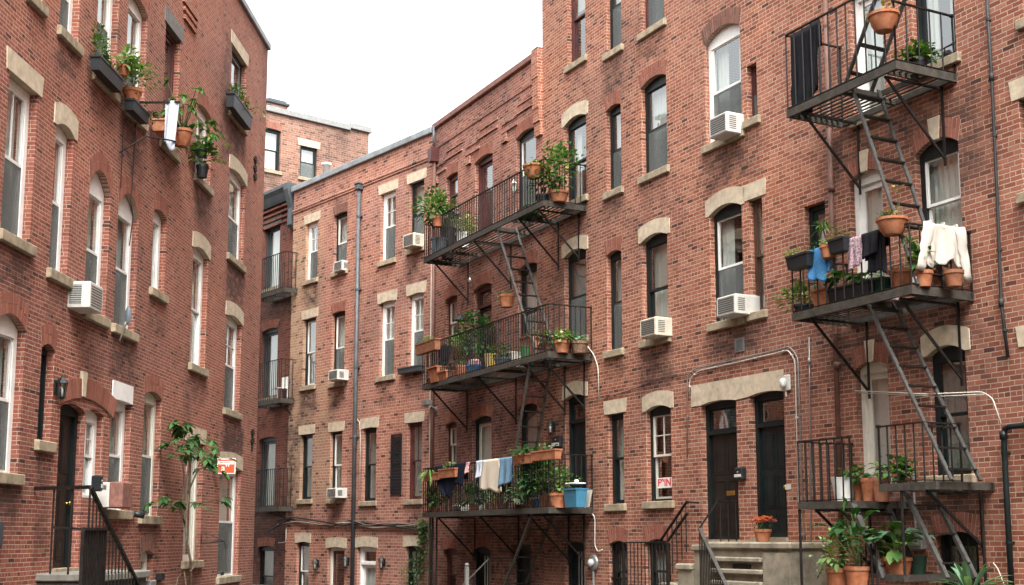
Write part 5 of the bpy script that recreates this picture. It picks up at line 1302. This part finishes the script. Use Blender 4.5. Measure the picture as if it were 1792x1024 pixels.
cloth_(R, 1447, 1455, 444, 488, DR-.05, "narrow darker blue cloth tucked behind the bright blue towel", CBLUE, "cloth", "cloth", .6, top=zr_m)
cloth_(R, 1485, 1512, 410, 464, DR-.02, "pinkish patterned cloth hanging on the right balcony rail", CPINK, "cloth", "cloth", .8, top=zr_m)
o, g4 = cloth_(R, 1510, 1538, 398, 440, DR-.0, "black folded shirt over the right balcony rail beside the grass basket", CBLK, "shirt", "shirt", 1.2, amp=.03, top=zr_m)
cloth_(R, 1522, 1553, 402, 480, DR-.06, "long black trousers hanging behind the folded black shirt", CBLK, "trousers", "trousers", .4, top=zr_m)
# white shirt on the near end rail, seen flat
a, b = R.at(1632, 402, -.72), R.at(1690, 405, -.12); ue = rE[1]+.02
T = thing("shirt", "white long-sleeved shirt pegged on the near end rail of the right balcony", "shirt", R, (ue, -.42, zr_m-.55), "laundry on the fire escapes")
def shirt(T, ue, y0, y1, zt, body, mat):
    nu, nv = 44, 24; vs, fs = [], []
    for j in range(nv+1):
        t = j/nv
        for i in range(nu+1):
            q = i/nu; y = y0+(y1-y0)*(q+.05*t*(q-.5)); x = ue+.012+.02*t+.026*math.sin(q*11+1.9*t)*t+.014*math.sin(q*23+2+3*t)*t+.008*math.sin(q*37-9*t)
            vs.append((x, y, zt-body*t*(1+.10*math.sin(q*6.3+.6)+.05*math.sin(q*17))))
    for j in range(nv):
        for i in range(nu): a_ = j*(nu+1)+i; fs.append((a_, a_+1, a_+nu+2, a_+nu+1))
    m = MB(); m.add(vs, fs); o = m.build("body", mat, T, True); md = o.modifiers.new("thick", "SOLIDIFY"); md.thickness = .006
    def sl(yA, yB, dz, w):
        m = MB(); P = [Vector((ue+.03+.02*math.sin(i*1.3), yA+(yB-yA)*i/8, zt-.03-dz*i/8)) for i in range(9)]
        m.tube(P, w, 14, w*.72); m.v = [(ue+.035+(v[0]-ue-.035)*.42+.010*math.sin(v[2]*52+v[1]*30), v[1]+.012*math.sin(v[2]*33), v[2]) for v in m.v]; return m.build("sleeve", mat, T, True)
    sl(y0+.06, y0-.14, .70, .105); sl(y1-.06, y1+.06, .78, .105)
for yy in (-.9, -.62, -.36): pg = MB(); pg.box(ue-.015, ue+.055, yy-.012, yy+.012, zr_m-.04, zr_m+.05); pg.build('peg', CREAM, T)
shirt(T, ue+.03, -1.0, -.26, zr_m+.01, .60, CWHT)
cloth_(R, 764, 806, 822, 880, DM+.0, "navy sheet sagging along the far end of the lowest middle balcony", CNAVY, "sheet", "sheet", .3, lambda t: (0+.42*t*t, 1-.36*t*t), .03, top=zr_ml)
cloth_(R, 800, 817, 820, 858, DM+.02, "navy shirt hanging right of the sagging navy sheet", CNAVY, "shirt", "shirt", .8, lambda t: (-.05*t, 1-.2*t), .02, top=zr_ml)
cloth_(R, 817, 823, 818, 838, DM, "small coral-red sock on the lowest middle balcony rail", CREDP, "sock", "sock", .8, top=zr_ml)
cloth_(R, 835, 847, 813, 843, DM, "small white cloth left of the cream towel", CPAL, "cloth", "cloth", .8, top=zr_ml)
cloth_(R, 847, 876, 808, 864, DM+.01, "cream towel with rounded hem hanging on the lowest middle balcony", CCRM, back=.9, shape=lambda t: (-.12*t, 1+.16*t), amp=.02, top=zr_ml)
cloth_(R, 874, 897, 802, 850, DM+.01, "faded denim shirt hanging right of the cream towel", CDEN, "shirt", "shirt", 1.0, lambda t: (-.06*t, 1+.04*t), .03, top=zr_ml)
cloth_(R, 770, 782, 606, 652, DM-.25, "navy cloth hanging at the far end of the middle balcony", CNAVY, "cloth", "cloth", .8, top=zMm+1.0)
cloth_(R, 781, 790, 614, 642, DM-.25, "second navy cloth next to the maroon one on the middle balcony", CNAVY, "cloth", "cloth", .8, top=zMm+.95)
cloth_(R, 790, 797, 612, 645, DM-.25, "maroon cloth hanging between the navy cloths and the brown box", CMAR, "cloth", "cloth", .8, top=zMm+.9)
m = MB(); k0, k1 = R.hit(760, 606, -DM+.25)[0], R.hit(812, 596, -DM+.25)[0]; m.tube([(k0, -DM+.25, zMm+1.0), ((k0+k1)/2, -DM+.25, zMm+.94), (k1, -DM+.25, zMm+.97)], .005, 5)
solo(m, "clothesline", CABW, "short clothesline strung inside the middle balcony", "clothesline", R, ((k0+k1)/2, -DM+.25, zMm+.94))
bc = R.at(830, 640, -.95); m = MB(); m.cbox(bc.x-.15, bc.x+.15, -1.08, -.82, bc.z-.06, bc.z+.16, .05)
solo(m, "folded_cloth", CREDP, "white cloth with red print stuffed in the blue bucket", "cloth", R, (bc.x, -.95, bc.z-.06))
cl_ = R.at(1545, 478, -.5); m = MB(); m.cbox(cl_.x-.25, cl_.x+.25, -.65, -.35, zRm, zRm+.36, .04)
solo(m, "bag", CREDP, "white bag with red print behind the green square pot", "bag", R, (cl_.x, -.5, zRm))
# cloth on the left wall's bracket
bk = thing("bracket", "black iron bar bracket holding the white cloth on the left wall", "bracket", L, (L.at(290, 215, 0).x, 0, L.at(290, 215, 0).z))
pb0, pb1 = L.at(271, 178, -.03), L.at(306, 179, -.75)
m = MB(); m.bar((pb1.x, -.0, pb1.z), (pb1.x, -.85, pb1.z), .035, .03); m.build("bar", IRON, bk)
m = MB(); m.tube([(pb1.x-.6, -.02, pb1.z-1.1), (pb1.x-.4, -.4, pb1.z-.75), (pb1.x-.1, -.7, pb1.z-.72), (pb1.x, -.8, pb1.z-.72)], .014, 6); m.build("stay", IRON, bk)
nu, nv = 12, 16; vs, fs = [], []
for j in range(nv+1):
    t = j/nv
    for i in range(nu+1):
        q = i/nu; vs.append((pb1.x+.02*math.sin(q*9+t*2)+.03*t*math.sin(q*14), -.58-.25*q*(1-.25*t), pb1.z+.02-(.74+.22*q)*t*(1-.05*math.sin(q*8))))
for j in range(nv):
    for i in range(nu): a_ = j*(nu+1)+i; fs.append((a_, a_+1, a_+nu+2, a_+nu+1))
m = MB(); m.add(vs, fs); o = solo(m, "towel", CPAL, "pale striped towel hanging from the iron bracket on the left wall", "towel", L, (pb1.x, -.6, pb1.z-1.2), None, True)
md = o.modifiers.new("thick", "SOLIDIFY"); md.thickness = .008
# ------------------------------------------------------------------ pipes, cables and fixtures
def run(pl, pts, off, r, mat, name, label, cat, clips=True, seg=8, smooth=True, joints=()):
    P = [pl.at(x, y, -off) for x, y in pts]
    Q = []
    for i, p in enumerate(P):
        if 0 < i < len(P)-1:
            a, b = P[i-1], P[i+1]; k = min(.10, (p-a).length*.3, (b-p).length*.3)
            q0 = p+(a-p).normalized()*k; q1 = p+(b-p).normalized()*k
            Q += [q0, (q0+q1)/2*.5+p*.5, q1]
        else: Q.append(p)
    zlow_ = min(p.z for p in P); c = min(P, key=lambda p: p.z)
    T = thing(name, label, cat, pl, (c.x, -off, c.z))
    m = MB(); m.tube(Q, r, seg); m.build("pipe" if r > .02 else "cable", mat, T, smooth)
    if clips:
        for i in range(len(P)-1):
            n = max(1, int((P[i+1]-P[i]).length/1.6))
            for k in range(n):
                q = P[i].lerp(P[i+1], (k+.5)/n); m = MB(); d = (P[i+1]-P[i]).normalized()
                m.tube([q-d*.02, q+d*.02], r+.008, seg); m.box(q.x-.015, q.x+.015, -off, -.0, q.z-.015, q.z+.015); m.build("clip", mat, T)
    for x, y in joints:
        q = pl.at(x, y, -off); m = MB(); m.tube([q-Vector((0,0,.06)), q+Vector((0,0,.06))], r+.014, seg); m.build("joint", mat, T, smooth)
    return T
# grey downpipe of the middle house
g0 = M.at(630, 332, -.10); g1u = M.at(614, 1040, -.10); xg = (g0.x+g1u.x)/2
T = thing("downpipe", "grey downpipe with a square hopper head on the pinkish house", "downpipe", M, (xg, -.1, 0))
m = MB(); m.tube([(xg, -.1, 0), (xg, -.1, g0.z)], .062, 12); m.build("pipe", PIPEG, T, True)
m = MB(); m.cbox(xg-.11, xg+.11, -.21, -.002, g0.z, g0.z+.17, .02); m.cbox(xg-.13, xg+.13, -.23, -.002, g0.z+.17, g0.z+.24, .02); m.build("hopper_head", PIPEG, T)
for z in (g0.z-.9, g0.z-3.3, g0.z-5.8, g0.z-8.0): m = MB(); m.tube([(xg, -.1, z), (xg, -.1, z+.07)], .078, 12); m.box(xg-.11, xg+.11, -.05, -.002, z+.01, z+.06); m.build("collar", PIPEG, T)
# maroon downpipe where the two houses meet
h0 = R.at(760, 272, -.10); xh = R.at(758, 520, -.1).x
T = thing("downpipe", "maroon downpipe with a tapered hopper where the corbelled house meets the pinkish one", "downpipe", R, (xh, -.1, 0))
m = MB(); m.prism([(xh-.17, h0.z+.18), (xh+.13, h0.z+.22), (xh+.10, h0.z-.20), (xh-.08, h0.z-.24)], -.26, -.004); m.build("hopper_head", MAROON, T)
m = MB(); m.tube([(xh, -.1, 0), (xh, -.1, h0.z-.22)], .05, 10); m.build("pipe", PIPEB, T, True)
m = MB(); m.tube([(xh-.02, -.1, h0.z+.2), (xh-.05, -.12, h0.z+.9)], .04, 8); m.build("inlet", PIPEG, T, True)
m = MB(); m.tube([(xh-.22, -.06, .1), (xh-.22, -.06, zr1-4.0)], .022, 8); solo(m, "conduit", CABW, "thin pale conduit running down beside the maroon downpipe", "conduit", R, (xh-.22, -.06, .1), smooth=True)
# brown pipe of the tall right house
xb = (uh(R, 1452, 100, -.09)+uh(R, 1468, 800, -.09))/2
run(R, [(1443, -40), (1476, 1060)], .09, .045, PIPEB, "downpipe", "rust-brown downpipe behind the right fire escape", "downpipe", True, 10, joints=((1455, 330), (1465, 640)))
T = run(R, [(1723, -60), (1735, 130), (1745, 345), (1752, 530), (1764, 626)], .05, .024, CABB, "conduit", "thin black conduit zigzagging down right of the fire escape", "conduit", True, 8, joints=((1735, 135), (1752, 530)))
run(R, [(1830, 741), (1756, 748), (1760, 840), (1772, 1060)], .10, .042, BLACK, "pipe", "black elbowed pipe at the lower right edge of the photo", "pipe", True, 10, joints=((1756, 762),))
run(R, [(1203, 800), (1203, 658), (1216, 645), (1280, 631), (1362, 612), (1382, 606), (1396, 625), (1410, 1040)], .04, .013, STEEL, "conduit", "steel conduit looping over the twin doors' stone lintel", "conduit", True, 8)
run(R, [(1206, 690), (1207, 662), (1222, 649), (1282, 636), (1362, 617), (1379, 612), (1391, 630), (1402, 1040)], .04, .011, CABW, "conduit", "pale conduit running just inside the steel one over the twin doors", "conduit", True, 8)
run(R, [(1416, 590), (1417, 690), (1420, 1040)], .035, .013, STEEL, "conduit", "short straight steel conduit between the doors and the brown downpipe", "conduit", True, 6, joints=((1416, 632),))
run(R, [(1052, 700), (1100, 684), (1150, 665), (1203, 655)], .02, .008, CABB, "cable", "thin black cable sloping across the brick left of the twin doors", "cable", True, 5)
run(R, [(1028, 606), (1040, 622), (1047, 645), (1048, 700)], .03, .013, CABW, "cable", "white cable curving off the near end of the middle balcony", "cable", False, 6)
run(R, [(1034, 896), (1041, 905), (1041, 955), (1046, 966), (1054, 962)], .03, .012, CABW, "cable", "white cable dropping to the round meter", "cable", False, 6)
run(R, [(1496, 684), (1620, 690), (1720, 686), (1737, 697), (1752, 742)], .55, .010, CABW, "clothesline", "pale slack line strung across the lower right window", "clothesline", False, 5)
run(R, [(1504, 688), (1640, 694), (1722, 690)], .52, .007, CABW, "clothesline", "second thin pale line just below the slack one", "clothesline", False, 5)
run(R, [(1738, 985), (1746, 995), (1760, 1030)], .15, .009, CABW, "cable", "short white cable end at the foot of the right wall", "cable", False, 5)
run(L, [(238, 210), (236, 245), (231, 330), (228, 352), (233, 380), (226, 430)], .03, .011, CABB, "cable", "loose black cable hanging down from the round terracotta pot's sill", "cable", False, 5)
run(L, [(216, 215), (214, 270), (211, 330)], .02, .007, CABB, "cable", "thin dark wire on the brick beside the loose black cable", "cable", False, 4)
for i, (pts, mt, lb) in enumerate(((((480, 912), (500, 907), (530, 913), (580, 922), (612, 911), (660, 920), (720, 917), (742, 925), (755, 945)), CABB, "thick black cable sagging along the pinkish house"),
        (((485, 918), (520, 912), (560, 918), (610, 914), (650, 924), (730, 919), (750, 935), (754, 975)), CABW, "pale cable sagging with the black one along the pinkish house"),
        (((470, 930), (510, 905), (540, 909), (600, 919), (640, 915), (700, 923), (748, 930)), CABB, "second black cable crossing the bundle on the pinkish house"),
        (((610, 908), (640, 919), (690, 914), (740, 921), (752, 950)), STEEL, "grey cable right of the grey downpipe, in the sagging bundle"))):
    run(M, pts, .05+.02*i, .028 if i in (0, 2) else .016, mt, "cable", lb, "cable", False, 6)
run(M, [(624, 733), (629, 738), (631, 770), (629, 880)], .03, .012, CABW, "cable", "white cable hooked down the right side of the grey downpipe", "cable", False, 6)
run(M, [(487, 950), (500, 949), (501, 925)], .03, .012, CABW, "cable", "short white cable at the corner below the black bundle", "cable", False, 5)

def lantern(pl, x, y, label, s=1.0, off=0.0, mat=BLACK):
    s *= .82
    p = pl.at(x, y, off-.14*s); T = thing("wall_lantern", label, "wall lantern", pl, (p.x, off, p.z-.16*s), "wall lanterns"); c = (p.x, p.y, p.z)
    m = MB(); m.cbox(p.x-.05*s, p.x+.05*s, off-.025, off-.001, p.z-.1*s, p.z+.16*s, .008); m.bar((p.x, off-.02, p.z+.13*s), (p.x, p.y, p.z+.20*s), .025*s); m.build("bracket", mat, T)
    m = MB(); m.lathe([(.02*s,.24*s),(.03*s,.20*s),(.105*s,.11*s),(.11*s,.095*s),(0,.09*s)], c, 6); m.build("cap", mat, T)
    m = MB(); m.lathe([(.05*s,-.15*s),(.085*s,.09*s)], c, 6); m.build("glass", GLASS, T)
    m = MB(); m.lathe([(.02*s,-.20*s),(.056*s,-.165*s),(.058*s,-.15*s),(0,-.149*s)], c, 6)
    for k in range(6):
        a = k*math.pi/3; m.bar((c[0]+.052*s*math.cos(a), c[1]+.052*s*math.sin(a), c[2]-.155*s), (c[0]+.088*s*math.cos(a), c[1]+.088*s*math.sin(a), c[2]+.095*s), .012*s)
    m.build("cage", mat, T)
    m = MB(); m.lathe([(0,-.14*s),(.02*s,-.13*s),(.024*s,-.04*s),(.012*s,.02*s),(0,.03*s)], c, 8); m.build("bulb", WHTP, T, True)
lantern(L, 109, 680, "black lantern beside the arched brick hood of the left door")
lantern(R, 963, 748, "black lantern left of the dark green door behind the lowest balcony", 1.0)
lantern(R, 899, 326, "pale box lantern by the window on the top middle balcony", .9, mat=CREAM)
lantern(M, 551, 988, "black lantern left of the brown-and-cream door of the pinkish house", 1.15)
lantern(M, 604, 984, "black lantern just left of the grey downpipe's foot", 1.15)
lantern(M, 667, 986, "black lantern right of the white door of the pinkish house", 1.15)
# conical lamp inside the middle balcony
p = R.at(806, 560, -.6); T = thing("pendant_lamp", "black cone-shaded lamp hanging over the middle balcony on a bent bracket", "lamp", R, (p.x, -.6, p.z))
m = MB(); m.lathe([(.19,0),(.185,.012),(.05,.13),(.03,.19),(0,.2)], (p.x, -.6, p.z-.02), 16); m.build("shade", BLKP, T, True)
m = MB(); m.tube([(p.x, -.6, p.z+.17), (p.x-.03, -.55, p.z+.5), (p.x-.06, -.3, p.z+.75), (p.x-.06, -.01, p.z+.8)], .012, 6); m.tube([(p.x-.12, -.6, p.z), (p.x-.22, -.6, p.z-.55)], .010, 6); m.tube([(p.x+.12, -.6, p.z), (p.x+.22, -.6, p.z-.35)], .010, 6); m.build("bracket", IRON, T)
p = R.at(822, 490, -.5); m = MB(); m.tube([(p.x, -.5, p.z+.05), (p.x, -.5, zMt-.05)], .004, 4); m.lathe([(0,-.12),(.05,-.05),(.055,0),(.02,.07),(0,.08)], (p.x, -.5, p.z), 10)
solo(m, "wind_chime", STEEL, "small glassy ornament hanging under the top middle balcony", "ornament", R, (p.x, -.5, p.z-.12))
# floodlight
p = R.at(748, 707, -.25); p.y = -.25; T = thing("floodlight", "grey hooded floodlight at the corner beneath the middle balcony", "floodlight", R, (p.x, -.25, p.z-.1))
m = MB(); m.prism([(p.x-.24, p.z-.06), (p.x+.10, p.z-.02), (p.x+.10, p.z+.10), (p.x-.02, p.z+.12)], -.36, -.14); m.build("hood", STEEL, T)
m = MB(); m.bar((p.x+.05, -.25, p.z), (p.x+.12, -.02, p.z-.15), .03); m.cbox(p.x+.06, p.x+.18, -.04, -.001, p.z-.22, p.z-.08, .01); m.build("mount", STEEL, T)
# shutter on the pinkish house
a, b = M.at(686, 812, 0), M.at(704, 812, 0); z1, z0 = M.hit(695, 760)[1], M.hit(695, 864)[1]
T = thing("shutter", "single black louvred shutter hanging between two windows of the pinkish house", "shutter", M, ((a.x+b.x)/2, 0, z0))
m = MB(); m.rects(a.x, b.x, z0, z1, -.06, -.02, .05); m.box(a.x+.05, b.x-.05, -.056, -.024, (z0+z1)/2-.03, (z0+z1)/2+.03); m.build("frame", BLKP, T)
m = MB()
for i in range(34):
    z = z0+.08+(z1-z0-.14)*i/34; m.add([(a.x+.05, -.05, z-.015), (b.x-.05, -.05, z-.015), (b.x-.05, -.028, z+.02), (a.x+.05, -.028, z+.02)], [(0,1,2,3)])
m.build("louver", BLKP, T)
# electric meter, boxes, bells
p = R.at(1040, 985, -.02); T = thing("electric_meter", "round grey glass-domed meter on the wall near the white cable's end", "meter", R, (p.x, 0, p.z-.18))
def disc(prof, c): 
    m = MB(); m.lathe(prof, (0,0,0), 24); m.v = [(c[0]+q[0], c[1]-q[2], c[2]+q[1]) for q in m.v]; return m
disc([(.17,0),(.18,.02),(.175,.06),(.12,.075),(0,.078)], (p.x, -.001, p.z)).build("base", STEEL, T, True); disc([(.09,.078),(.085,.14),(.05,.17),(0,.175)], (p.x, -.001, p.z)).build("dome", plain("meter_glass", (.45,.47,.46), .15, spec=.8, bump=0), T, True)
m = MB(); m.tube([(p.x, -.04, p.z-.17), (p.x, -.04, p.z-.5)], .03, 8); m.build("conduit", STEEL, T)
def wallbox(pl, x0, x1, y0, y1, dep, mat, name, label, cat, extra=None, c=.015, off=0.0):
    xm, ym = (x0+x1)/2, (y0+y1)/2; a, b = pl.at(x0, ym, off-dep), pl.at(x1, ym, off-dep); z1_, z0_ = pl.hit(xm, y0, off-dep)[1], pl.hit(xm, y1, off-dep)[1]
    T = thing(name, label, cat, pl, ((a.x+b.x)/2, off, z0_)); m = MB(); m.cbox(a.x, b.x, off-dep, off-.001, z0_, z1_, c); m.build("case", mat, T)
    if extra: extra(T, a.x, b.x, z0_, z1_, off-dep)
    return T
def bell(T, a, b, z0, z1, y):
    m = MB(); m.cbox(a+.02, b-.02, y-.012, y-.001, z0+.05, z0+(z1-z0)*.45, .004); m.build("plate", ACW, T)
    m = MB(); m.lathe([(.022,0),(.02,.012),(0,.014)], ((a+b)/2, y, z1-.09), 12); m.v = [(q[0], y-(q[2]-(z1-.09)), (z1-.09)+(q[1]-y)) for q in m.v]; m.build("button", STEEL, T)
wallbox(R, 965, 979, 763, 785, .10, BLKP, "intercom", "rounded black intercom under the lantern by the dark green door", "intercom", bell, .03)
wallbox(R, 1284, 1298, 818, 840, .12, BLKP, "mailbox", "black mailbox on the brick pier between the twin front doors", "mailbox", bell, .02)
def lam(T, a, b, z0, z1, y):
    m = MB(); m.cbox(a+.02, b-.05, y-.10, y-.001, z0+.05, z1-.06, .03); m.build("lens", WHTP, T, True); m = MB(); m.tube([((a+b)/2-.03, y+.03, z0), ((a+b)/2-.03, y+.03, z0-.10)], .02, 8); m.build("sensor", ACW, T)
wallbox(R, 1369, 1381, 656, 684, .05, ACW, "security_light", "white security light at the right end of the long stone lintel", "light", lam, .015)
wallbox(R, 1374, 1384, 848, 857, .01, ACW, "doorbell_plate", "tiny pale plate on the brick right of the black-green door", "plate", None, .003)
def vent(T, a, b, z0, z1, y):
    m = MB(); m.rects(a, b, z0, z1, y-.02, y-.001, .03); m.build("frame", STEEL, T); m = MB()
    for i in range(9):
        z = z0+.04+(z1-z0-.08)*i/8.5; m.add([(a+.03, y-.018, z), (b-.03, y-.018, z), (b-.03, y-.002, z+.022), (a+.03, y-.002, z+.022)], [(0,1,2,3)])
    m.build("louver", STEEL, T)
wallbox(R, 1287, 1303, 592, 616, .012, BLKP, "vent_grille", "small louvred vent grille above the twin doors", "vent", vent, .004)
def ebox(T, a, b, z0, z1, y):
    m = MB(); m.cbox(a+.03, b-.03, y-.02, y-.001, z0+.05, z1-.05, .01); m.build("cover", STEEL, T); m = MB(); m.tube([((a+b)/2, y+.06, z1-.01), ((a+b)/2, y+.06, z1+.9)], .02, 8); m.build("conduit", STEEL, T)
wallbox(R, 1584, 1612, 926, 962, .12, STEEL, "electric_box", "grey electric box on the wall under the right-hand landing", "electric box", ebox)
mb_ = wallbox(L, 176, 181, 832, 860, .16, BLKP, "mailbox", "black wall mailbox beside the left door's sidelight", "mailbox", bell, .02)
wallbox(L, 281, 289, 1003, 1016, .10, BLKP, "outdoor_socket", "small black socket box low on the left wall", "socket", None)
wallbox(L, 388, 392, 1001, 1007, .03, BLKP, "wall_hook", "tiny black fitting at the foot of the left wall", "fitting", None, .005)
def spot(T, a, b, z0, z1, y):
    m = MB(); m.tube([((a+b)/2, y+.02, (z0+z1)/2), ((a+b)/2+.12, y-.12, (z0+z1)/2-.03)], .05, 12, .06); m.build("head", BLKP, T, True)
wallbox(L, 233, 238, 894, 904, .06, STEEL, "spotlight", "small grey spotlight between two low windows of the left wall", "spotlight", spot, .008)
# small dish clipped to the arched window frame
p = L.at(223, 552, -.18); T = thing("satellite_dish", "small narrow oval grey dish on the right arched window of the left wall", "dish", L, (p.x, -.18, p.z-.2))
m = MB(); m.lathe([(0,0),(.07,.012),(.12,.03),(.123,.034),(.07,.020),(0,.010)], (0,0,0), 20); m.v = [(p.x+q[2]*.8, p.y+q[0]*.45, p.z+q[1]*1.35) for q in m.v]; m.build("dish", GREYB, T, True)
m = MB(); m.tube([(p.x, p.y, p.z-.1), (p.x+.05, -.05, p.z-.42)], .014, 6); m.build("arm", STEEL, T)
# iron hook bracket and star anchors
m = MB(); q0, q1 = L.at(352, 951, -.02), L.at(372, 941, -.5); m.tube([q0, (q0.x, -.25, q0.z+.02), (q0.x, -.5, q0.z+.05), (q0.x, -.55, q0.z-.12)], .014, 6); m.tube([q0, (q0.x, -.02, q0.z+.25), (q0.x, -.5, q0.z+.06)], .012, 6)
solo(m, "bracket", IRON, "rusty iron hook bracket next to the lobed-leaf tree on the left wall", "bracket", L, (q0.x, 0, q0.z))
for (x, y, lb) in ((446, 278, "black iron wall anchors just below the roof corner of the left wall"), (441, 755, "black iron wall anchor low on the left wall's far corner")):
    p = L.at(x, y, 0); m = MB()
    for k in range(3 if y < 500 else 2): m.box(p.x-.06, p.x+.06, -.05, -.001, p.z-.10-k*.22, p.z+.05-k*.22); m.box(p.x-.14, p.x+.14, -.035, -.001, p.z-.05-k*.22, p.z+.0-k*.22)
    m.box(p.x-.015, p.x+.015, -.03, -.001, p.z-.5, p.z)
    solo(m, "wall_anchor", IRON, lb, "wall anchor", L, (p.x, 0, p.z-.5))

# ------------------------------------------------------------------ signs
def text(par, s, size, pos, rot, mat, bold=.0):
    cu = bpy.data.curves.new("lettering", "FONT"); cu.body = s; cu.size = size; cu.extrude = .001; cu.offset = bold; cu.align_x = "CENTER"; cu.align_y = "CENTER"
    o = bpy.data.objects.new("tmp", cu); COL.objects.link(o); dg = bpy.context.evaluated_depsgraph_get()
    me = bpy.data.meshes.new_from_object(o.evaluated_get(dg)); bpy.data.objects.remove(o); me.materials.clear(); me.materials.append(mat)
    n = bpy.data.objects.new("lettering", me); COL.objects.link(n); n.parent = par; og = ORG[par.name]; n.location = (pos[0]-og[0], pos[1]-og[1], pos[2]-og[2]); n.rotation_euler = rot; ORG[n.name] = og; return n
y_ = .105; a, b = R.at(1150, 845, y_), R.at(1176, 845, y_); z1, z0 = R.hit(1162, 836, y_)[1], R.hit(1162, 854, y_)[1]
T = thing("window_sign", "white window sign with red capital lettering behind the dark arched window", "sign", R, ((a.x+b.x)/2, y_, z0))
m = MB(); m.box(a.x, b.x, y_, y_+.006, z0, z1); m.build("board", SIGNW, T)
tx = text(T, "F9IN", (z1-z0)*.98, ((a.x+b.x)/2, y_-.002, (z0+z1)/2), (math.pi/2, 0, 0), REDT, .006); tx.scale = ((b.x-a.x)*.86/max(.01, tx.dimensions.x), 1, 1)
# projecting red sign on the left wall
p = L.at(396, 822, -.30); u_ = p.x; z1, z0 = L.hit(398, 801, -.35)[1], L.hit(398, 829, -.35)[1]; ya, yb_ = -.10, -.50
T = thing("sign", "orange-red sign with white border projecting from the left wall by the low window", "sign", L, (u_, -.05, z0))
m = MB(); m.box(u_-.01, u_+.01, yb_, ya, z0, z1); m.build("board", SIGNW, T)
m = MB(); m.box(u_-.014, u_-.0105, yb_+.018, ya-.018, z0+.02, z1-.02); m.build("red_field", RED, T)
zz = z0+(z1-z0)*.60; m = MB(); m.box(u_-.018, u_-.0145, yb_+.03, ya-.02, zz, zz+.07); m.build("white_band", SIGNW, T)
m = MB(); m.box(u_, u_+.02, ya, -.001, z1-.05, z1-.02); m.box(u_, u_+.02, ya, -.001, z0+.02, z0+.05); m.build("bracket", IRON, T)
text(T, "a\u201d", .22, (u_-.016, (ya+yb_)/2+.02, z0+.12), (math.pi/2, 0, -math.pi/2), SIGNW, .002)
m = MB()
for i in range(9): m.box(u_-.0205, u_-.0185, ya-.06-.027*i-.018, ya-.06-.027*i, zz+.025, zz+.045)
m.build("lettering", CABB, T)
m = MB()
for i in range(6): m.box(u_-.0175, u_-.0145, ya-.09-.03*i-.02, ya-.09-.03*i, zz+.10, zz+.118)
m.build("small_lettering", SIGNW, T)

# ------------------------------------------------------------------ tree and ivy
bx = L.at(337, 1024, -.55); T = thing("tree", "slender young tree with big lobed leaves growing against the left wall", "tree", L, (bx.x, -.55, 0))
tk = MB(); lf = MB()
def LP(x, y, o): return L.at(x, y, -o)
base = Vector((bx.x, -.55, 0))
limbs = [([base, LP(334, 985, .55), LP(326, 940, .55), LP(326, 900, .5), LP(332, 850, .5), LP(331, 790, .5), LP(331, 760, .5)], .026, .014),
         ([LP(329, 862, .5), LP(345, 825, .55), LP(362, 812, .6), LP(374, 803, .65)], .02, .010), ([LP(326, 925, .5), LP(318, 900, .45), LP(322, 830, .4), LP(318, 800, .4)], .018, .01),
         ([LP(331, 880, .5), LP(356, 880, .6), LP(378, 876, .7)], .014, .008), ([LP(324, 915, .5), LP(312, 890, .4), LP(300, 885, .35)], .014, .008), ([LP(333, 1000, .55), LP(345, 985, .5), LP(342, 945, .45)], .016, .01), ([base, LP(322, 1000, .4), LP(312, 1010, .3), LP(305, 1040, .3)], .016, .012)]
for P, r, r1 in limbs: tk.tube(P, r, 8, r1)
tk.build("trunk", BARK, T, True)
stalks = []
def spray(x, y, o, n, S, spread=.25):
    c = LP(x, y, o); st = MB(); stalks.append(st)
    for i in range(n):
        a = rnd.random()*6.283; e = math.radians(rnd.uniform(0, 60)); d = Vector((math.cos(a)*math.cos(e), math.sin(a)*math.cos(e), math.sin(e)*.6))
        tp_ = c+d*spread*(.6+.7*rnd.random()); st.tube([c, c.lerp(tp_, .5)+Vector((0,0,.03)), tp_], .006, 4, .004); lobed(lf, tp_, Vector((d.x, d.y, -.35-.7*rnd.random())), S*(.75+.5*rnd.random()), .25)
for x, y, o, n, S, sp_ in ((331, 758, .5, 7, .34, .40), (333, 775, .5, 5, .32, .42), (316, 790, .42, 3, .30, .30), (352, 800, .6, 5, .34, .45), (370, 806, .6, 7, .32, .36), (368, 826, .6, 4, .30, .3), (318, 808, .4, 3, .28, .3), (301, 882, .35, 4, .32, .3), (316, 888, .4, 3, .28, .25), (378, 880, .7, 3, .28, .3), (340, 890, .55, 2, .22, .2)): spray(x, y, o, n, S, sp_)
lf.build("crown", leafm("leaf_tree", (.020,.065,.020), (.055,.14,.04), (.09,.19,.06)), T); [q.build('leaf_stalk', STEM, T) for q in stalks]
iv = thing("ivy", "green climbing ivy around the low window at the pinkish house's right end", "climber", M, (M.at(728, 1000, 0).x, 0, 0))
lf, st = MB(), MB()
path = [M.at(738, 1060, -.10), M.at(728, 1010, -.12), M.at(735, 985, -.10), M.at(742, 960, -.1), M.at(746, 925, -.08), M.at(745, 912, -.06)]
st.tube(path, .015, 6)
for i in range(360):
    t = rnd.random()*4.99; k = int(t); c = path[k].lerp(path[k+1], t-k); w_ = .34 if k < 2 else (.24 if k == 2 else .13)
    p = c+Vector((rnd.gauss(0, w_), -abs(rnd.gauss(0, .07)), rnd.gauss(0, .12))); leaf(lf, p, (rv()*.8, -.6-rnd.random(), rv()*.5-.3), .11*(.6+.7*rnd.random()), .085, .3, 2)
lf.build("foliage", LF_D, iv); st.build("stem", BARK, iv)
